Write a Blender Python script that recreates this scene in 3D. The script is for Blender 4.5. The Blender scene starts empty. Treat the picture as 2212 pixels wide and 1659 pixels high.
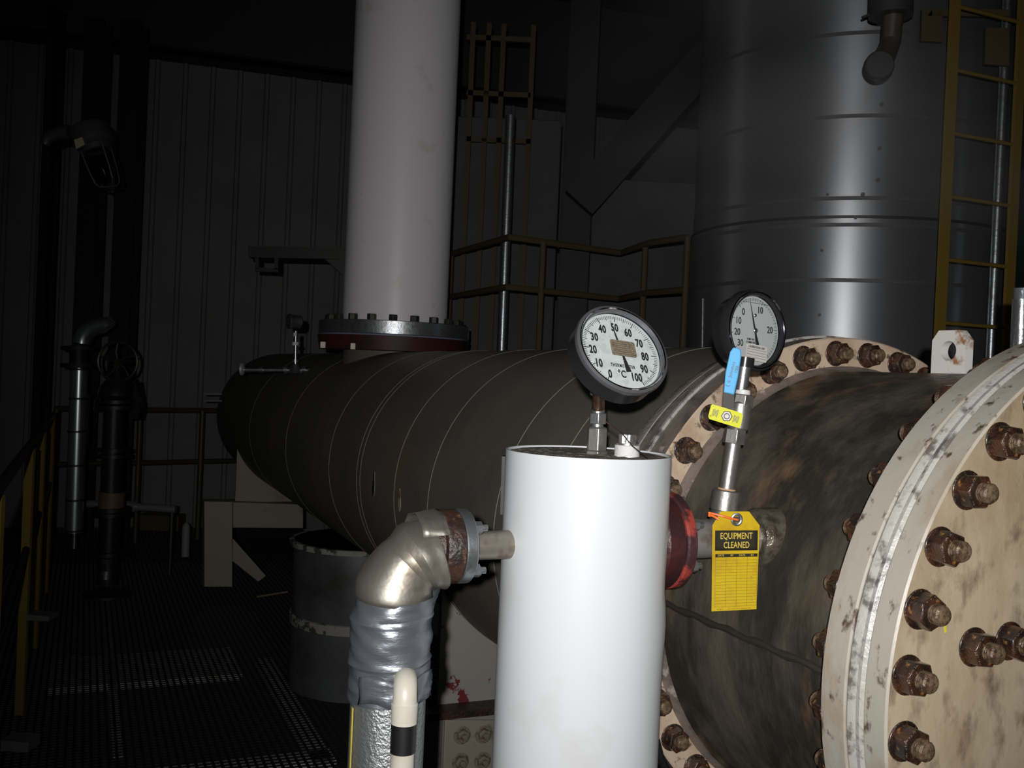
import bpy, bmesh, math, random
from math import sin, cos, pi, radians, tan, atan2, hypot
from mathutils import Vector as V, Matrix
random.seed(7)
C = bpy.context.scene.collection
CAMZ = 1.9
STEAM = 1.7
F = 2135.95
RX = V((0.999018923, 0.000367566, 0.044283986)); UX = V((-0.04428551, 0.00829176, 0.9989845)); FX = V((0, 0.99996556, -0.0082999))
# ------------------------------------------------------------------ camera
cam = bpy.data.objects.new('camera', bpy.data.cameras.new('camera')); C.objects.link(cam)
m = Matrix((RX, UX, -FX)).transposed().to_4x4(); m.translation = V((0, 0, CAMZ)); cam.matrix_world = m
cam.data.sensor_width = 36; cam.data.lens = F / 2212 * 36; cam.data.clip_start = .02; cam.data.clip_end = 100
sc = bpy.context.scene; sc.camera = cam
# ------------------------------------------------------------------ light
sc.view_settings.view_transform = 'Standard'; sc.view_settings.look = 'None'
sc.view_settings.gamma = 1; sc.view_settings.use_curve_mapping = False
sc.view_settings.exposure = 0.0
w = bpy.data.worlds.new('world'); sc.world = w; w.use_nodes = True
w.node_tree.nodes['Background'].inputs[0].default_value = (.5, .56, .6, 1)
w.node_tree.nodes['Background'].inputs[1].default_value = .0045
def lamp(name, kind, loc, energy, size, col=(1, 1, 1), aim=None):
    l = bpy.data.lights.new(name, kind); l.energy = energy; l.color = col
    o = bpy.data.objects.new(name, l); C.objects.link(o); o.location = loc
    if kind == 'AREA': l.size = size
    else: l.shadow_soft_size = size
    if aim is not None: o.rotation_euler = (V(aim) - V(loc)).to_track_quat('-Z', 'Y').to_euler()
    return o
FL = V((0, 0, CAMZ)) - RX * .04 + UX * .065 - FX * .25
fl = lamp('camera_flash', 'SPOT', FL, 245, .012, (1, .985, .97), FL + FX * 5 + RX * .42 - UX * .02)
fl.data.spot_size = radians(80); fl.data.spot_blend = 1.
far_fill = lamp('added_fill_light', 'AREA', (.6, -3.2, 4.6), 5, 1.0, (.93, .97, 1), (-.3, 7, 2.0))  # added fill behind the viewer, lifts the far parts the flash leaves dim
# ------------------------------------------------------------------ frames
A = .4075
D = V((-sin(A), cos(A), 0)); N = V((cos(A), sin(A), 0)); Z = V((0, 0, 1))
def ray(x, y): return FX + RX * ((x - 1106) / F) + UX * ((829.5 - y) / F)
def pD(x, y, dep):                       # point seen at a pixel, at a given depth (world y)
    v = ray(x, y); return v * (dep / v.y) + V((0, 0, CAMZ))
def pT(x, y, t, dr=None):                # ... on the plane across the vessel's axis at distance t
    v = ray(x, y); dr = dr or D; return v * (t / v.dot(dr)) + V((0, 0, CAMZ))
def P(t, u, z): return D * t + N * u + V((0, 0, z))   # vessel coordinates, z above the floor
AU, AZ = 1.70, CAMZ - .472               # vessel axis
# ------------------------------------------------------------------ materials
MATS = {}
def mat(name, col, rough=.6, metal=0., col2=None, scale=6., thr=(.45, .6), bump=0., bscale=40., col3=None, scale3=25., thr3=(.6, .68), stretch=(1, 1, 1), coat=0., trans=0., rvar=0., spec=.5, detail=6.):
    if name in MATS: return MATS[name]
    m = bpy.data.materials.new(name); m.use_nodes = True; nt = m.node_tree; b = nt.nodes['Principled BSDF']
    L = nt.links.new; nn = nt.nodes.new
    b.inputs['Base Color'].default_value = (*col, 1); b.inputs['Roughness'].default_value = rough; b.inputs['Metallic'].default_value = metal
    b.inputs['Specular IOR Level'].default_value = spec
    if coat: b.inputs['Coat Weight'].default_value = coat; b.inputs['Coat Roughness'].default_value = .25
    if trans: b.inputs['Transmission Weight'].default_value = trans
    tc = nn('ShaderNodeTexCoord'); mp = nn('ShaderNodeMapping'); mp.inputs['Scale'].default_value = stretch; L(tc.outputs['Object'], mp.inputs[0])
    def noise(s, d=detail):
        n = nn('ShaderNodeTexNoise'); n.inputs['Scale'].default_value = s; n.inputs['Detail'].default_value = d; n.inputs['Roughness'].default_value = .6; L(mp.outputs[0], n.inputs['Vector']); return n
    def ramp(src, t):
        r = nn('ShaderNodeMapRange'); r.inputs['From Min'].default_value = t[0]; r.inputs['From Max'].default_value = t[1]; L(src, r.inputs['Value']); return r.outputs[0]
    last = None
    for c, s, t in ((col2, scale, thr), (col3, scale3, thr3)):
        if c is None: continue
        n = noise(s); mx = nn('ShaderNodeMix'); mx.data_type = 'RGBA'; L(ramp(n.outputs['Fac'], t), mx.inputs['Factor'])
        if last is None: mx.inputs['A'].default_value = (*col, 1)
        else: L(last, mx.inputs['A'])
        mx.inputs['B'].default_value = (*c, 1); last = mx.outputs['Result']
    if last is not None: L(last, b.inputs['Base Color'])
    if bump or rvar:
        n = noise(bscale, 4)
        if bump:
            bp = nn('ShaderNodeBump'); bp.inputs['Strength'].default_value = bump; bp.inputs['Distance'].default_value = .01; L(n.outputs['Fac'], bp.inputs['Height']); L(bp.outputs[0], b.inputs['Normal'])
        if rvar:
            r = nn('ShaderNodeMapRange'); r.inputs['To Min'].default_value = max(.05, rough - rvar); r.inputs['To Max'].default_value = min(1, rough + rvar); r.inputs['From Min'].default_value = .3; r.inputs['From Max'].default_value = .7
            L(n.outputs['Fac'], r.inputs['Value']); L(r.outputs[0], b.inputs['Roughness'])
    MATS[name] = m; return m
pvc = mat('white_pvc_jacket', (.56, .58, .60), .32, col2=(.50, .50, .49), scale=5, thr=(.55, .8), col3=(.30, .27, .24), scale3=42, thr3=(.735, .76), spec=.4)
farpvc = mat('white_pipe_paint', (.86, .83, .84), .4, col2=(.68, .64, .61), scale=5, thr=(.60, .80), col3=(.2, .15, .13), scale3=14, thr3=(.70, .74))
shellm = mat('dark_vessel_jacket', (.165, .15, .118), .6, .15, col2=(.125, .12, .10), scale=2, thr=(.4, .65), col3=(.20, .135, .075), scale3=1.3, thr3=(.62, .72), rvar=.08)
seam = mat('jacket_seam', (.185, .172, .14), .6, .1)
chan = mat('bare_channel_steel', (.155, .135, .105), .42, .5, col2=(.055, .05, .04), scale=4.5, thr=(.42, .58), col3=(.27, .17, .10), scale3=6, thr3=(.56, .72), stretch=(1, 1, .45), bump=.25, bscale=60, rvar=.12)
cream = mat('rust_stained_cream_paint', (.44, .36, .25), .42, col2=(.24, .16, .085), scale=5, thr=(.42, .68), col3=(.10, .06, .035), scale3=24, thr3=(.50, .76), bump=.12, bscale=30, stretch=(1, 1, .55))
pink = mat('faded_cream_paint', (.54, .42, .31), .5, col2=(.36, .22, .14), scale=9, thr=(.45, .70), col3=(.10, .06, .04), scale3=34, thr3=(.57, .68), bump=.15, bscale=40)
rim = mat('white_rim_paint', (.40, .37, .31), .4, col2=(.27, .20, .13), scale=7, thr=(.48, .72), col3=(.09, .055, .035), scale3=34, thr3=(.585, .67), stretch=(1, 1, .6), bump=.1, bscale=30)
grime = mat('grimy_grey_rim', (.20, .165, .14), .55, col2=(.10, .08, .07), scale=12, thr=(.5, .65), col3=(.42, .37, .32), scale3=20, thr3=(.62, .7), bump=.2)
collar = mat('grey_cloth_collar', (.30, .275, .245), .8, col2=(.17, .15, .13), scale=18, thr=(.5, .7), bump=.3, bscale=90)
caulk = mat('caulk_bead', (.40, .39, .36), .38, col2=(.13, .11, .10), scale=30, thr=(.50, .62), bump=.35, bscale=30)
rust = mat('wet_rusty_steel', (.075, .030, .016), .2, .1, col2=(.018, .012, .009), scale=30, thr=(.40, .56), col3=(.30, .13, .04), scale3=70, thr3=(.60, .70), bump=.6, bscale=140, coat=.7)
studm = mat('stud_end', (.20, .14, .085), .3, .2, col2=(.06, .035, .022), scale=90, thr=(.42, .6), bump=.3, bscale=200)
brown = mat('brown_rust', (.05, .023, .014), .45, .1, col2=(.02, .012, .010), scale=20, thr=(.45, .6), col3=(.20, .09, .045), scale3=35, thr3=(.62, .72), bump=.4, bscale=80)
steel = mat('stainless_steel', (.40, .385, .36), .36, .85, col2=(.30, .28, .25), scale=40, thr=(.5, .7), bump=.06, bscale=90)
gsteel = mat('galvanised_steel', (.42, .44, .46), .34, .9, col2=(.28, .28, .27), scale=30, thr=(.5, .7), bump=.1, bscale=60)
dsteel = mat('dark_steel', (.05, .048, .045), .45, .5)
blacks = mat('black_painted_steel', (.012, .011, .010), .6)
chrome = mat('bright_chrome', (.75, .76, .8), .1, 1.)
alu = mat('elbow_aluminium', (.28, .262, .225), .44, .8, col2=(.17, .13, .09), scale=16, thr=(.55, .8), bump=.25, bscale=12, rvar=.06)
tape = mat('silver_duct_tape', (.18, .195, .22), .36, .65, bump=.25, bscale=16, stretch=(1, 1, 3.5), rvar=.06)
stucco = mat('stucco_aluminium', (.33, .345, .35), .36, .75, bump=.4, bscale=150, detail=2)
tankm = mat('tank_aluminium', (.37, .385, .405), .40, .80, col2=(.33, .345, .365), scale=3, thr=(.3, .7), bump=.02, bscale=8)
bandm = mat('tank_band', (.13, .132, .135), .6, .55)
yellow = mat('yellow_safety_paint', (.21, .14, .022), .6)
dyellow = mat('dull_yellow_paint', (.085, .062, .028), .7)
wallm = mat('grey_siding', (.22, .235, .215), .8, col2=(.18, .19, .175), scale=1.5, thr=(.4, .7))
greym = mat('grey_panel', (.10, .11, .105), .8, col2=(.08, .085, .08), scale=2, thr=(.4, .7))
beige = mat('beige_beam_paint', (.30, .28, .22), .55, col2=(.2, .17, .13), scale=6, thr=(.6, .75))
greyp = mat('flaking_grey_paint', (.27, .26, .235), .5, col2=(.13, .015, .02), scale=9, thr=(.635, .65))
greyq = mat('grey_beam_paint', (.22, .215, .195), .55, col2=(.12, .10, .08), scale=9, thr=(.6, .75), bump=.15)
lowj = mat('dark_blue_grey_jacket', (.12, .13, .13), .45, .3, col2=(.05, .05, .045), scale=3, thr=(.4, .7))
flake = mat('flaky_white_edge', (.30, .29, .26), .6, col2=(.06, .06, .055), scale=14, thr=(.52, .56))
redp = mat('red_flange_paint', (.27, .04, .028), .5, col2=(.045, .016, .018), scale=17, thr=(.42, .50), col3=(.03, .014, .014), scale3=30, thr3=(.62, .7), bump=.3)
maroon = mat('maroon_flange_paint', (.045, .011, .012), .4, col2=(.03, .012, .012), scale=14, thr=(.5, .6), bump=.3)
dred = mat('dark_red_paint', (.055, .013, .010), .5, col2=(.03, .011, .009), scale=6, thr=(.45, .6))
black = mat('black_rubber', (.012, .012, .013), .35)
ink = mat('black_ink', (.02, .02, .02), .5)
dialw = mat('dial_white', (.58, .61, .60), .3, col2=(.50, .53, .52), scale=60, thr=(.5, .6))
dialg = mat('dial_offwhite', (.44, .44, .45), .3)
bezel = mat('bezel_grey', (.22, .22, .235), .3, .7)
stick = mat('tan_label', (.20, .165, .115), .5, col2=(.12, .10, .07), scale=200, thr=(.45, .6))
stickw = mat('clear_white_label', (.48, .46, .43), .4)
blue = mat('blue_vinyl', (.10, .40, .72), .45, col2=(.08, .33, .62), scale=60, thr=(.6, .8))
ylab = mat('yellow_label', (.62, .62, .04), .3)
tagy = mat('yellow_tag_card', (.50, .345, .008), .28, col2=(.40, .24, .010), scale=22, thr=(.46, .70), col3=(.2, .12, .03), scale3=90, thr3=(.70, .74))
tagk = mat('tag_black', (.022, .020, .012), .8, spec=.2)
tagt = mat('tag_yellow_letters', (.55, .40, .05), .4)
tagl = mat('tag_green_lines', (.14, .14, .02), .5)
orange = mat('orange_strap', (.75, .14, .02), .4)
copper = mat('copper_stem', (.36, .20, .12), .3, .9, col2=(.10, .08, .06), scale=60, thr=(.5, .65))
ptfe = mat('white_thread_tape', (.62, .62, .61), .45, bump=.2, bscale=60)
wcap = mat('grimy_fibre_top', (.15, .125, .10), .75, col2=(.40, .37, .33), scale=40, thr=(.5, .6), bump=.5, bscale=120)
wpipe = mat('white_pipe_plastic', (.52, .49, .42), .4, col2=(.42, .37, .29), scale=12, thr=(.5, .75), col3=(.05, .04, .03), scale3=50, thr3=(.72, .75))
blkt = mat('black_tape', (.008, .008, .009), .45)
gratem = mat('dark_grating', (.014, .013, .012), .6)
undm = mat('pale_beam_under_grating', (.42, .42, .40), .7, col2=(.30, .30, .28), scale=6, thr=(.4, .6))
ylpen = mat('yellow_crayon', (.6, .55, .02), .6)
def clearglass(name, f=.06, tint=(.97, .98, .98)):
    m = bpy.data.materials.new(name); m.use_nodes = True; nt = m.node_tree; nt.nodes.clear(); nn = nt.nodes.new
    o = nn('ShaderNodeOutputMaterial'); t = nn('ShaderNodeBsdfTransparent'); t.inputs[0].default_value = (*tint, 1); g = nn('ShaderNodeBsdfGlossy'); g.inputs['Roughness'].default_value = .04
    x = nn('ShaderNodeMixShader'); x.inputs[0].default_value = f * .4; nt.links.new(t.outputs[0], x.inputs[1]); nt.links.new(g.outputs[0], x.inputs[2]); nt.links.new(x.outputs[0], o.inputs[0]); return m
glassm = clearglass('clear_glass')
ceilm = mat('dark_roof_deck', (.05, .05, .048), .8)
_n = tankm.node_tree; _t = _n.nodes.new('ShaderNodeTangent'); _t.direction_type = 'RADIAL'; _t.axis = 'Z'; _n.links.new(_t.outputs[0], _n.nodes['Principled BSDF'].inputs['Tangent']); _n.nodes['Principled BSDF'].inputs['Anisotropic'].default_value = .65; _n.nodes['Principled BSDF'].inputs['Anisotropic Rotation'].default_value = .25
# ------------------------------------------------------------------ mesh helpers
def frame(ax):
    ax = V(ax).normalized(); h = Z if abs(ax.z) < .9 else V((1, 0, 0)); a = h.cross(ax).normalized(); return a, ax.cross(a), ax
class MB:
    def __init__(s): s.v = []; s.f = []; s.mi = []
    def add(s, vs, fs, mi=0):
        k = len(s.v); s.v += [V(x) for x in vs]
        for i, f in enumerate(fs): s.f.append([k + j for j in f]); s.mi.append(mi if isinstance(mi, int) else mi[i])
        return s
    def box(s, c, x, y, z, mi=0):        # half-extent vectors
        c = V(c); vs = [c + x * a + y * b + z * d for a in (-1, 1) for b in (-1, 1) for d in (-1, 1)]
        return s.add(vs, [(0, 1, 3, 2), (4, 6, 7, 5), (0, 4, 5, 1), (2, 3, 7, 6), (0, 2, 6, 4), (1, 5, 7, 3)], mi)
    def bar(s, a, b, w, h=None, up=None, mi=0):
        a, b = V(a), V(b); ax = (b - a).normalized(); h = h or w
        up = V(up) if up else (Z if abs(ax.z) < .9 else V((0, 1, 0))); sd = ax.cross(up).normalized(); up = sd.cross(ax)
        return s.box((a + b) / 2, (b - a) / 2, sd * w / 2, up * h / 2, mi)
    def lathe(s, o, ax, prof, n=48, a0=0, a1=2 * pi, cap=True, mi=None, ref=None):
        o = V(o); a, b, c = frame(ax)
        if ref: c = V(ax).normalized(); a = (V(ref) - c * V(ref).dot(c)).normalized(); b = c.cross(a)
        full = abs(a1 - a0 - 2 * pi) < 1e-6; m_ = n if full else n + 1; vs = []; fs = []; mm = []
        for (t, r) in prof:
            for i in range(m_):
                th = a0 + (a1 - a0) * i / n; vs.append(o + c * t + (a * cos(th) + b * sin(th)) * r)
        for k in range(len(prof) - 1):
            for i in range(n if not full else n):
                j = (i + 1) % m_ if full else i + 1
                fs.append((k * m_ + i, k * m_ + j, (k + 1) * m_ + j, (k + 1) * m_ + i)); mm.append(mi[k] if mi else 0)
        if cap and full:
            if prof[0][1] > 1e-5: fs.append(tuple(range(m_))[::-1]); mm.append(mi[0] if mi else 0)
            if prof[-1][1] > 1e-5: fs.append(tuple((len(prof) - 1) * m_ + i for i in range(m_))); mm.append(mi[-1] if mi else 0)
        return s.add(vs, fs, mm)
    def cyl(s, a, b, r, n=24, mi=0, r2=None, bev=0):
        a, b = V(a), V(b); L = (b - a).length; r2 = r if r2 is None else r2
        pr = [(0, r), (L, r2)] if not bev else [(0, r - bev), (bev, r), (L - bev, r2), (L, r2 - bev)]
        return s.lathe(a, b - a, pr, n, mi=[mi] * len(pr))
    def tube(s, pts, r, n=12, cap=True, mi=0):
        pts = [V(p) for p in pts]; R = r if isinstance(r, (list, tuple)) else [r] * len(pts); vs = []; a = None
        for i, p in enumerate(pts):
            t = (pts[min(i + 1, len(pts) - 1)] - pts[max(i - 1, 0)]).normalized()
            if a is None: a = frame(t)[0]
            a = (a - t * a.dot(t)).normalized(); b = t.cross(a)
            vs += [p + (a * cos(2 * pi * k / n) + b * sin(2 * pi * k / n)) * R[i] for k in range(n)]
        fs = [(i * n + k, i * n + (k + 1) % n, (i + 1) * n + (k + 1) % n, (i + 1) * n + k) for i in range(len(pts) - 1) for k in range(n)]
        if cap: fs += [tuple(range(n))[::-1], tuple((len(pts) - 1) * n + k for k in range(n))]
        return s.add(vs, fs, mi)
    def prism(s, poly, ext, mi=0):       # polygon of points, extruded by a vector
        k = len(poly); vs = [V(p) for p in poly] + [V(p) + V(ext) for p in poly]
        return s.add(vs, [tuple(range(k))[::-1], tuple(k + i for i in range(k))] + [(i, (i + 1) % k, k + (i + 1) % k, k + i) for i in range(k)], mi)
    def hexa(s, a, b, r, mi=0): 
        a, b = V(a), V(b); L = (b - a).length; c = r * .06
        return s.lathe(a, b - a, [(0, r), (L - c, r), (L, r * .9)], 6, mi=[mi] * 3)
    def build(s, name, mats, parent=None, bev=0., smooth=True, keep=False, origin=None):
        me = bpy.data.meshes.new(name)
        o = bpy.data.objects.new(name, me); C.objects.link(o)
        if parent is not None and parent is not False:
            off = parent['_w'] if '_w' in parent else (0, 0, 0); off = V(off)
            o.parent = parent; o['_w'] = list(off); 
        else:
            if origin is None:
                lo = V([min(v[i] for v in s.v) for i in range(3)]); hi = V([max(v[i] for v in s.v) for i in range(3)]); off = V(((lo.x + hi.x) / 2, (lo.y + hi.y) / 2, lo.z))
            else: off = V(origin)
            o.location = off; o['_w'] = list(off)
        if keep: off = V((0, 0, 0))
        me.from_pydata([tuple(v - off) for v in s.v], [], s.f)
        mats = mats if isinstance(mats, (list, tuple)) else [mats]
        for mm in mats: me.materials.append(mm)
        me.polygons.foreach_set('material_index', s.mi)
        bm = bmesh.new(); bm.from_mesh(me); bmesh.ops.remove_doubles(bm, verts=bm.verts, dist=1e-6); bmesh.ops.recalc_face_normals(bm, faces=bm.faces); bm.to_mesh(me); bm.free()
        if smooth:
            me.polygons.foreach_set('use_smooth', [True] * len(me.polygons)); me.set_sharp_from_angle(angle=radians(32))
        if bev:
            md = o.modifiers.new('bevel', 'BEVEL'); md.width = bev; md.segments = 2; md.limit_method = 'ANGLE'; md.angle_limit = radians(40)
        return o
def tag(o, label=None, cat=None, group=None, kind=None):
    if label: o['label'] = label
    if cat: o['category'] = cat
    if group: o['group'] = group
    if kind: o['kind'] = kind
    return o
def thing(name, loc, label, cat, group=None):
    o = bpy.data.objects.new(name, None); C.objects.link(o); o.location = loc; o['_w'] = list(loc); o.empty_display_size = .05
    return tag(o, label, cat, group)
def put(o, parent, a, ax, roll=0):        # place a +Z-built local mesh at world point a, along ax
    x, y, z = frame(ax); off = V(parent['_w']) if parent else V((0, 0, 0))
    M = Matrix((x, y, z)).transposed().to_4x4(); M.translation = V(a) - off
    o.matrix_basis = M @ Matrix.Rotation(roll, 4, 'Z'); o.parent = parent; return o
def inst(src, parent, a, ax, roll=0, kids=()):
    o = src.copy(); C.objects.link(o); put(o, parent, a, ax, roll)
    for k in src.children:
        c = k.copy(); C.objects.link(c); c.parent = o
    return o
def textmesh(name, txt, size, material, parent, M, sx=1., bold=0., align='CENTER', depth=.0004, space=1.):
    cu = bpy.data.curves.new(name, 'FONT'); cu.body = txt; cu.size = size; cu.align_x = align; cu.align_y = 'CENTER'; cu.offset = bold; cu.extrude = depth; cu.space_character = space; cu.resolution_u = 3
    t = bpy.data.objects.new(name + '_src', cu); C.objects.link(t)
    dg = bpy.context.evaluated_depsgraph_get(); me = bpy.data.meshes.new_from_object(t.evaluated_get(dg)); bpy.data.objects.remove(t); bpy.data.curves.remove(cu)
    me.name = name
    off = V(parent['_w'])
    for v in me.vertices:
        p = M @ V((v.co.x * sx, v.co.y, v.co.z)); v.co = p - off
    me.materials.clear(); me.materials.append(material)
    o = bpy.data.objects.new(name, me); C.objects.link(o); o.parent = parent; return o
def mframe(o, x, y, z): M = Matrix((x, y, z)).transposed().to_4x4(); M.translation = o; return M

# ================================================================== SETTING
WA = radians(17.3); WD = V((cos(WA), sin(WA), 0)); WN = V((sin(WA), -cos(WA), 0))
W0 = pD(317, 900, 11.2); W0.z = 0
def wallpt(px, py, off=0.):              # pixel onto the siding plane (off towards the viewer)
    v = ray(px, py); o = V((0, 0, CAMZ)); k = (W0 + WN * off - o).dot(WN) / v.dot(WN); return o + v * k
ztop = wallpt(317, 127).z
b = MB(); x = -4.2; L = 12.0
prof = []                                # ribbed siding
while x < L:
    prof += [(x, 0), (x + .235, 0), (x + .25, -.03), (x + .285, -.03), (x + .30, 0)]; x += .30
def wp(a, dd, z): return W0 + WD * a - WN * dd * -1 * -1 + V((0, 0, z))
vs = []; fs = []
for a_, d_ in prof: vs += [wp(a_, d_, -.4), wp(a_, d_, ztop)]
for i in range(len(prof) - 1): fs.append((2 * i, 2 * i + 2, 2 * i + 3, 2 * i + 1))
b.add(vs, fs); tag(b.build('wall_back', wallm), kind='structure')
b = MB(); e0 = W0 - WD * 4.3; 
b.prism([e0 + WN * .5 + V((0, 0, ztop)), e0 + WD * 16.4 + WN * .5 + V((0, 0, ztop)), e0 + WD * 16.4 + WN * .5 + V((0, 0, ztop + 1.2)), e0 + WN * .5 + V((0, 0, ztop + 1.2))], WN * -.2)
b.prism([e0 + WN * .6 + V((0, 0, ztop)), e0 + WD * 16.4 + WN * .6 + V((0, 0, ztop)), e0 + WD * 16.4 - WN * .2 + V((0, 0, ztop)), e0 - WN * .2 + V((0, 0, ztop))], V((0, 0, .08)))
tag(b.build('trim_1', ceilm), kind='structure')
b = MB(); b.prism([V((-9, -3.5, 0)), V((9, -3.5, 0)), V((9, 16, 0)), V((-9, 16, 0))], V((0, 0, .1))); 
b.v = [v + V((0, 0, ztop + 1.2)) for v in b.v]; tag(b.build('ceiling', ceilm), kind='structure')
# grating floor: square mesh of dark bars, aligned with the vessel
b = MB(); s_ = .038; u = -4.2
while u < 2.4: b.box(P(6.2, u, -.0015), D * 6.2, N * .007, Z * .0015); u += s_
t = 0.
while t < 12.4: b.box(P(t, -.9, -.002), D * .007, N * 3.3, Z * .0012); t += s_
tag(b.build('floor', gratem, smooth=False), kind='structure')
def fl_t(px, py, z=0.): v = ray(px, py); k = (z - CAMZ) / v.z; p = v * k; return p.dot(D), p.dot(N)
def under(poly, label, z=-.045, th=.06):
    q = [P(*fl_t(x_, y_, z), z) for x_, y_ in poly]
    b = MB(); b.prism(q, V((0, 0, -th))); return tag(b.build('floor_beam', undm), label, 'beam', 'pale beams below the grating')
t1, u1 = fl_t(98, 1490, -.012); t2, _ = fl_t(300, 1412, -.012); _, u2 = fl_t(520, 1450, -.012)
b = MB(); b.box(P((t1 + t2) / 2, (u1 + u2) / 2, -.026), D * (t2 - t1) / 2, N * (u2 - u1) / 2, Z * .02); tag(b.build('floor_beam', undm), 'wide pale beam lying crosswise under the dark floor grating at lower left', 'beam')
b = MB(); ta, ua = fl_t(228, 1300, -.012); tb, ub = fl_t(228, 1640, -.012); b.box(P((ta + tb) / 2, ua, -.010), D * (ta - tb) / 2, N * .022, Z * .004); tag(b.build('floor_beam', undm), 'narrow pale strip running lengthwise under the grating below the old valve', 'beam')
tc_, uc = fl_t(520, 1652, -.012); b = MB(); b.box(P(tc_, uc - .1, -.026), D * .06, N * .55, Z * .02); tag(b.build('floor_beam', undm), 'pale crosswise beam under the grating at the bottom edge near the taped pipe', 'beam')
ts, us = fl_t(640, 1560, -.012); b = MB(); b.box(P(ts + .3, us + .02, -.026), D * .9, N * .05, Z * .02); tag(b.build('floor_beam', undm), 'pale lengthwise beam under the grating beside the round grey pedestal', 'beam')

# ================================================================== HEAT EXCHANGER
hx = thing('heat_exchanger', P(4.5, AU, .0), 'long dark horizontal heat exchanger with bolted cream flanges, the biggest vessel', 'heat exchanger')
AX = P(0, AU, AZ)
RS, RC, RF = .5816, .5185, .60
pr = [(2.055, .50), (2.055, RS)]; mi = [0]
for ts_ in (2.36, 2.68, 3.29, 3.70, 4.22, 4.28, 4.82, 5.97, 7.4):
    pr += [(ts_ - .002, RS), (ts_ - .0012, RS + .0016), (ts_ + .0012, RS + .0016), (ts_ + .002, RS)]; mi += [0, 1, 1, 1]
for k in range(0, 9):
    a_ = k / 8 * pi / 2; pr.append((9.35 + .22 * sin(a_), RS * (1 - .16 * (1 - cos(a_))) if k < 8 else .0)); mi.append(0)
b = MB(); b.lathe(AX, D, pr, 128, mi=mi + [0] * 4); shell = b.build('shell', [shellm, seam], hx)
b = MB(); b.lathe(AX, D, [(2.0, .5), (2.0, .588), (2.01, .597), (2.048, .594), (2.06, .586), (2.06, .5)], 128); b.build('insulation_collar', collar, hx)
b = MB(); b.lathe(AX, D, [(1.951, .5), (1.951, .598), (1.954, .601), (1.997, .601), (2.0, .598), (2.0, .5)], 128); b.build('shell_flange', grime, hx)
b = MB(); b.lathe(AX, D, [(1.944, .5), (1.943, .606), (1.952, .606), (1.952, .5)], 128); b.build('gasket', caulk, hx)
b = MB(); b.lathe(AX, D, [(1.875, .50), (1.875, .597), (1.878, .60), (1.941, .60), (1.944, .597), (1.944, .5)], 128, mi=[0, 0, 1, 1, 1, 1]); fA = b.build('channel_flange', [pink, grime], hx); fA['label'] = 'faded cream bolting flange behind the channel'
b = MB(); b.lathe(AX, D, [(1.25, RC), (1.852, RC), (1.862, RC + .006), (1.876, RC + .013), (1.876, .5)], 128, mi=[0, 1, 1, 1, 1], cap=False); b.build('channel', [chan, grime], hx)
b = MB(); b.lathe(AX, D, [(1.192, .5), (1.192, .598), (1.195, .60), (1.245, .60), (1.25, .596), (1.25, .5)], 160, mi=[0] * 6); b.build('end_flange', rim, hx)
b = MB(); b.lathe(AX, D, [(1.152, .5), (1.154, .5955), (1.160, .601), (1.167, .6005), (1.171, .5965), (1.177, .6005), (1.184, .602), (1.191, .597), (1.193, .5)], 160); b.build('gasket', caulk, hx)
b = MB(); b.lathe(AX, D, [(1.106, 0), (1.106, .50), (1.106, .5965), (1.109, .60), (1.150, .60), (1.154, .597), (1.154, .5)], 160, mi=[0, 0, 1, 1, 1, 1, 1], cap=False); b.build('cover', [cream, rim], hx)
# hexagon nuts with studs (local, base at 0, pointing +Z)
def mk_nut(r, h, sr, sl, nm='nut'):
    b = MB(); b.hexa((0, 0, 0), (0, 0, h), r); b.cyl((0, 0, 0), (0, 0, .0035), r * 1.12, 24); o = b.build(nm, rust, hx, keep=True, bev=.0015)
    b = MB(); pr_ = []
    z_ = h - .002
    while z_ < sl - .006: pr_ += [(z_, sr), (z_ + .002, sr * .95)]; z_ += .004
    pr_ += [(sl - .004, sr), (sl - .001, sr * .86), (sl, sr * .6), (sl + .0005, 0)]
    b.lathe((0, 0, 0), (0, 0, 1), pr_, 16, cap=False); st = b.build('stud', studm, o, keep=True); st['label'] = 'threaded stud end'
    return o
nut = mk_nut(.0275, .029, .0155, .049); put(nut, hx, P(0, 0, 0), -D)
RB = .566
first = True
def bolt_at(t, ang, R_, dr, src, roll=0):
    global first
    a_ = radians(ang); p = P(t, AU - R_ * cos(a_), AZ + R_ * sin(a_))
    if first: first = False; return put(src, hx, p, dr, roll)
    return inst(src, hx, p, dr, roll)
for k in range(18): bolt_at(1.106, -54.5 + 10 * k, RB, -D, nut, random.random() * 6)
for k in range(18): bolt_at(1.25, -54.5 + 10 * k, RB, D, nut, random.random() * 6)
for k in range(18): bolt_at(1.875, -55 + 10 * k, RB - .004, -D, nut, random.random() * 6)
bolt_at(1.106, 11.4, .440, -D, nut, .4); bolt_at(1.106, 14.4, .367, -D, nut, 1.2)
b = MB(); b.bar(pT(2037, 1312, 1.1055), pT(2043, 1366, 1.1055), .0035, .001, up=D); b.bar(pT(2022, 1352, 1.1055), pT(2043, 1348, 1.1055), .003, .001, up=D); b.build('crayon_mark', ylpen, hx)['label'] = 'yellow crayon cross mark'
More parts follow.
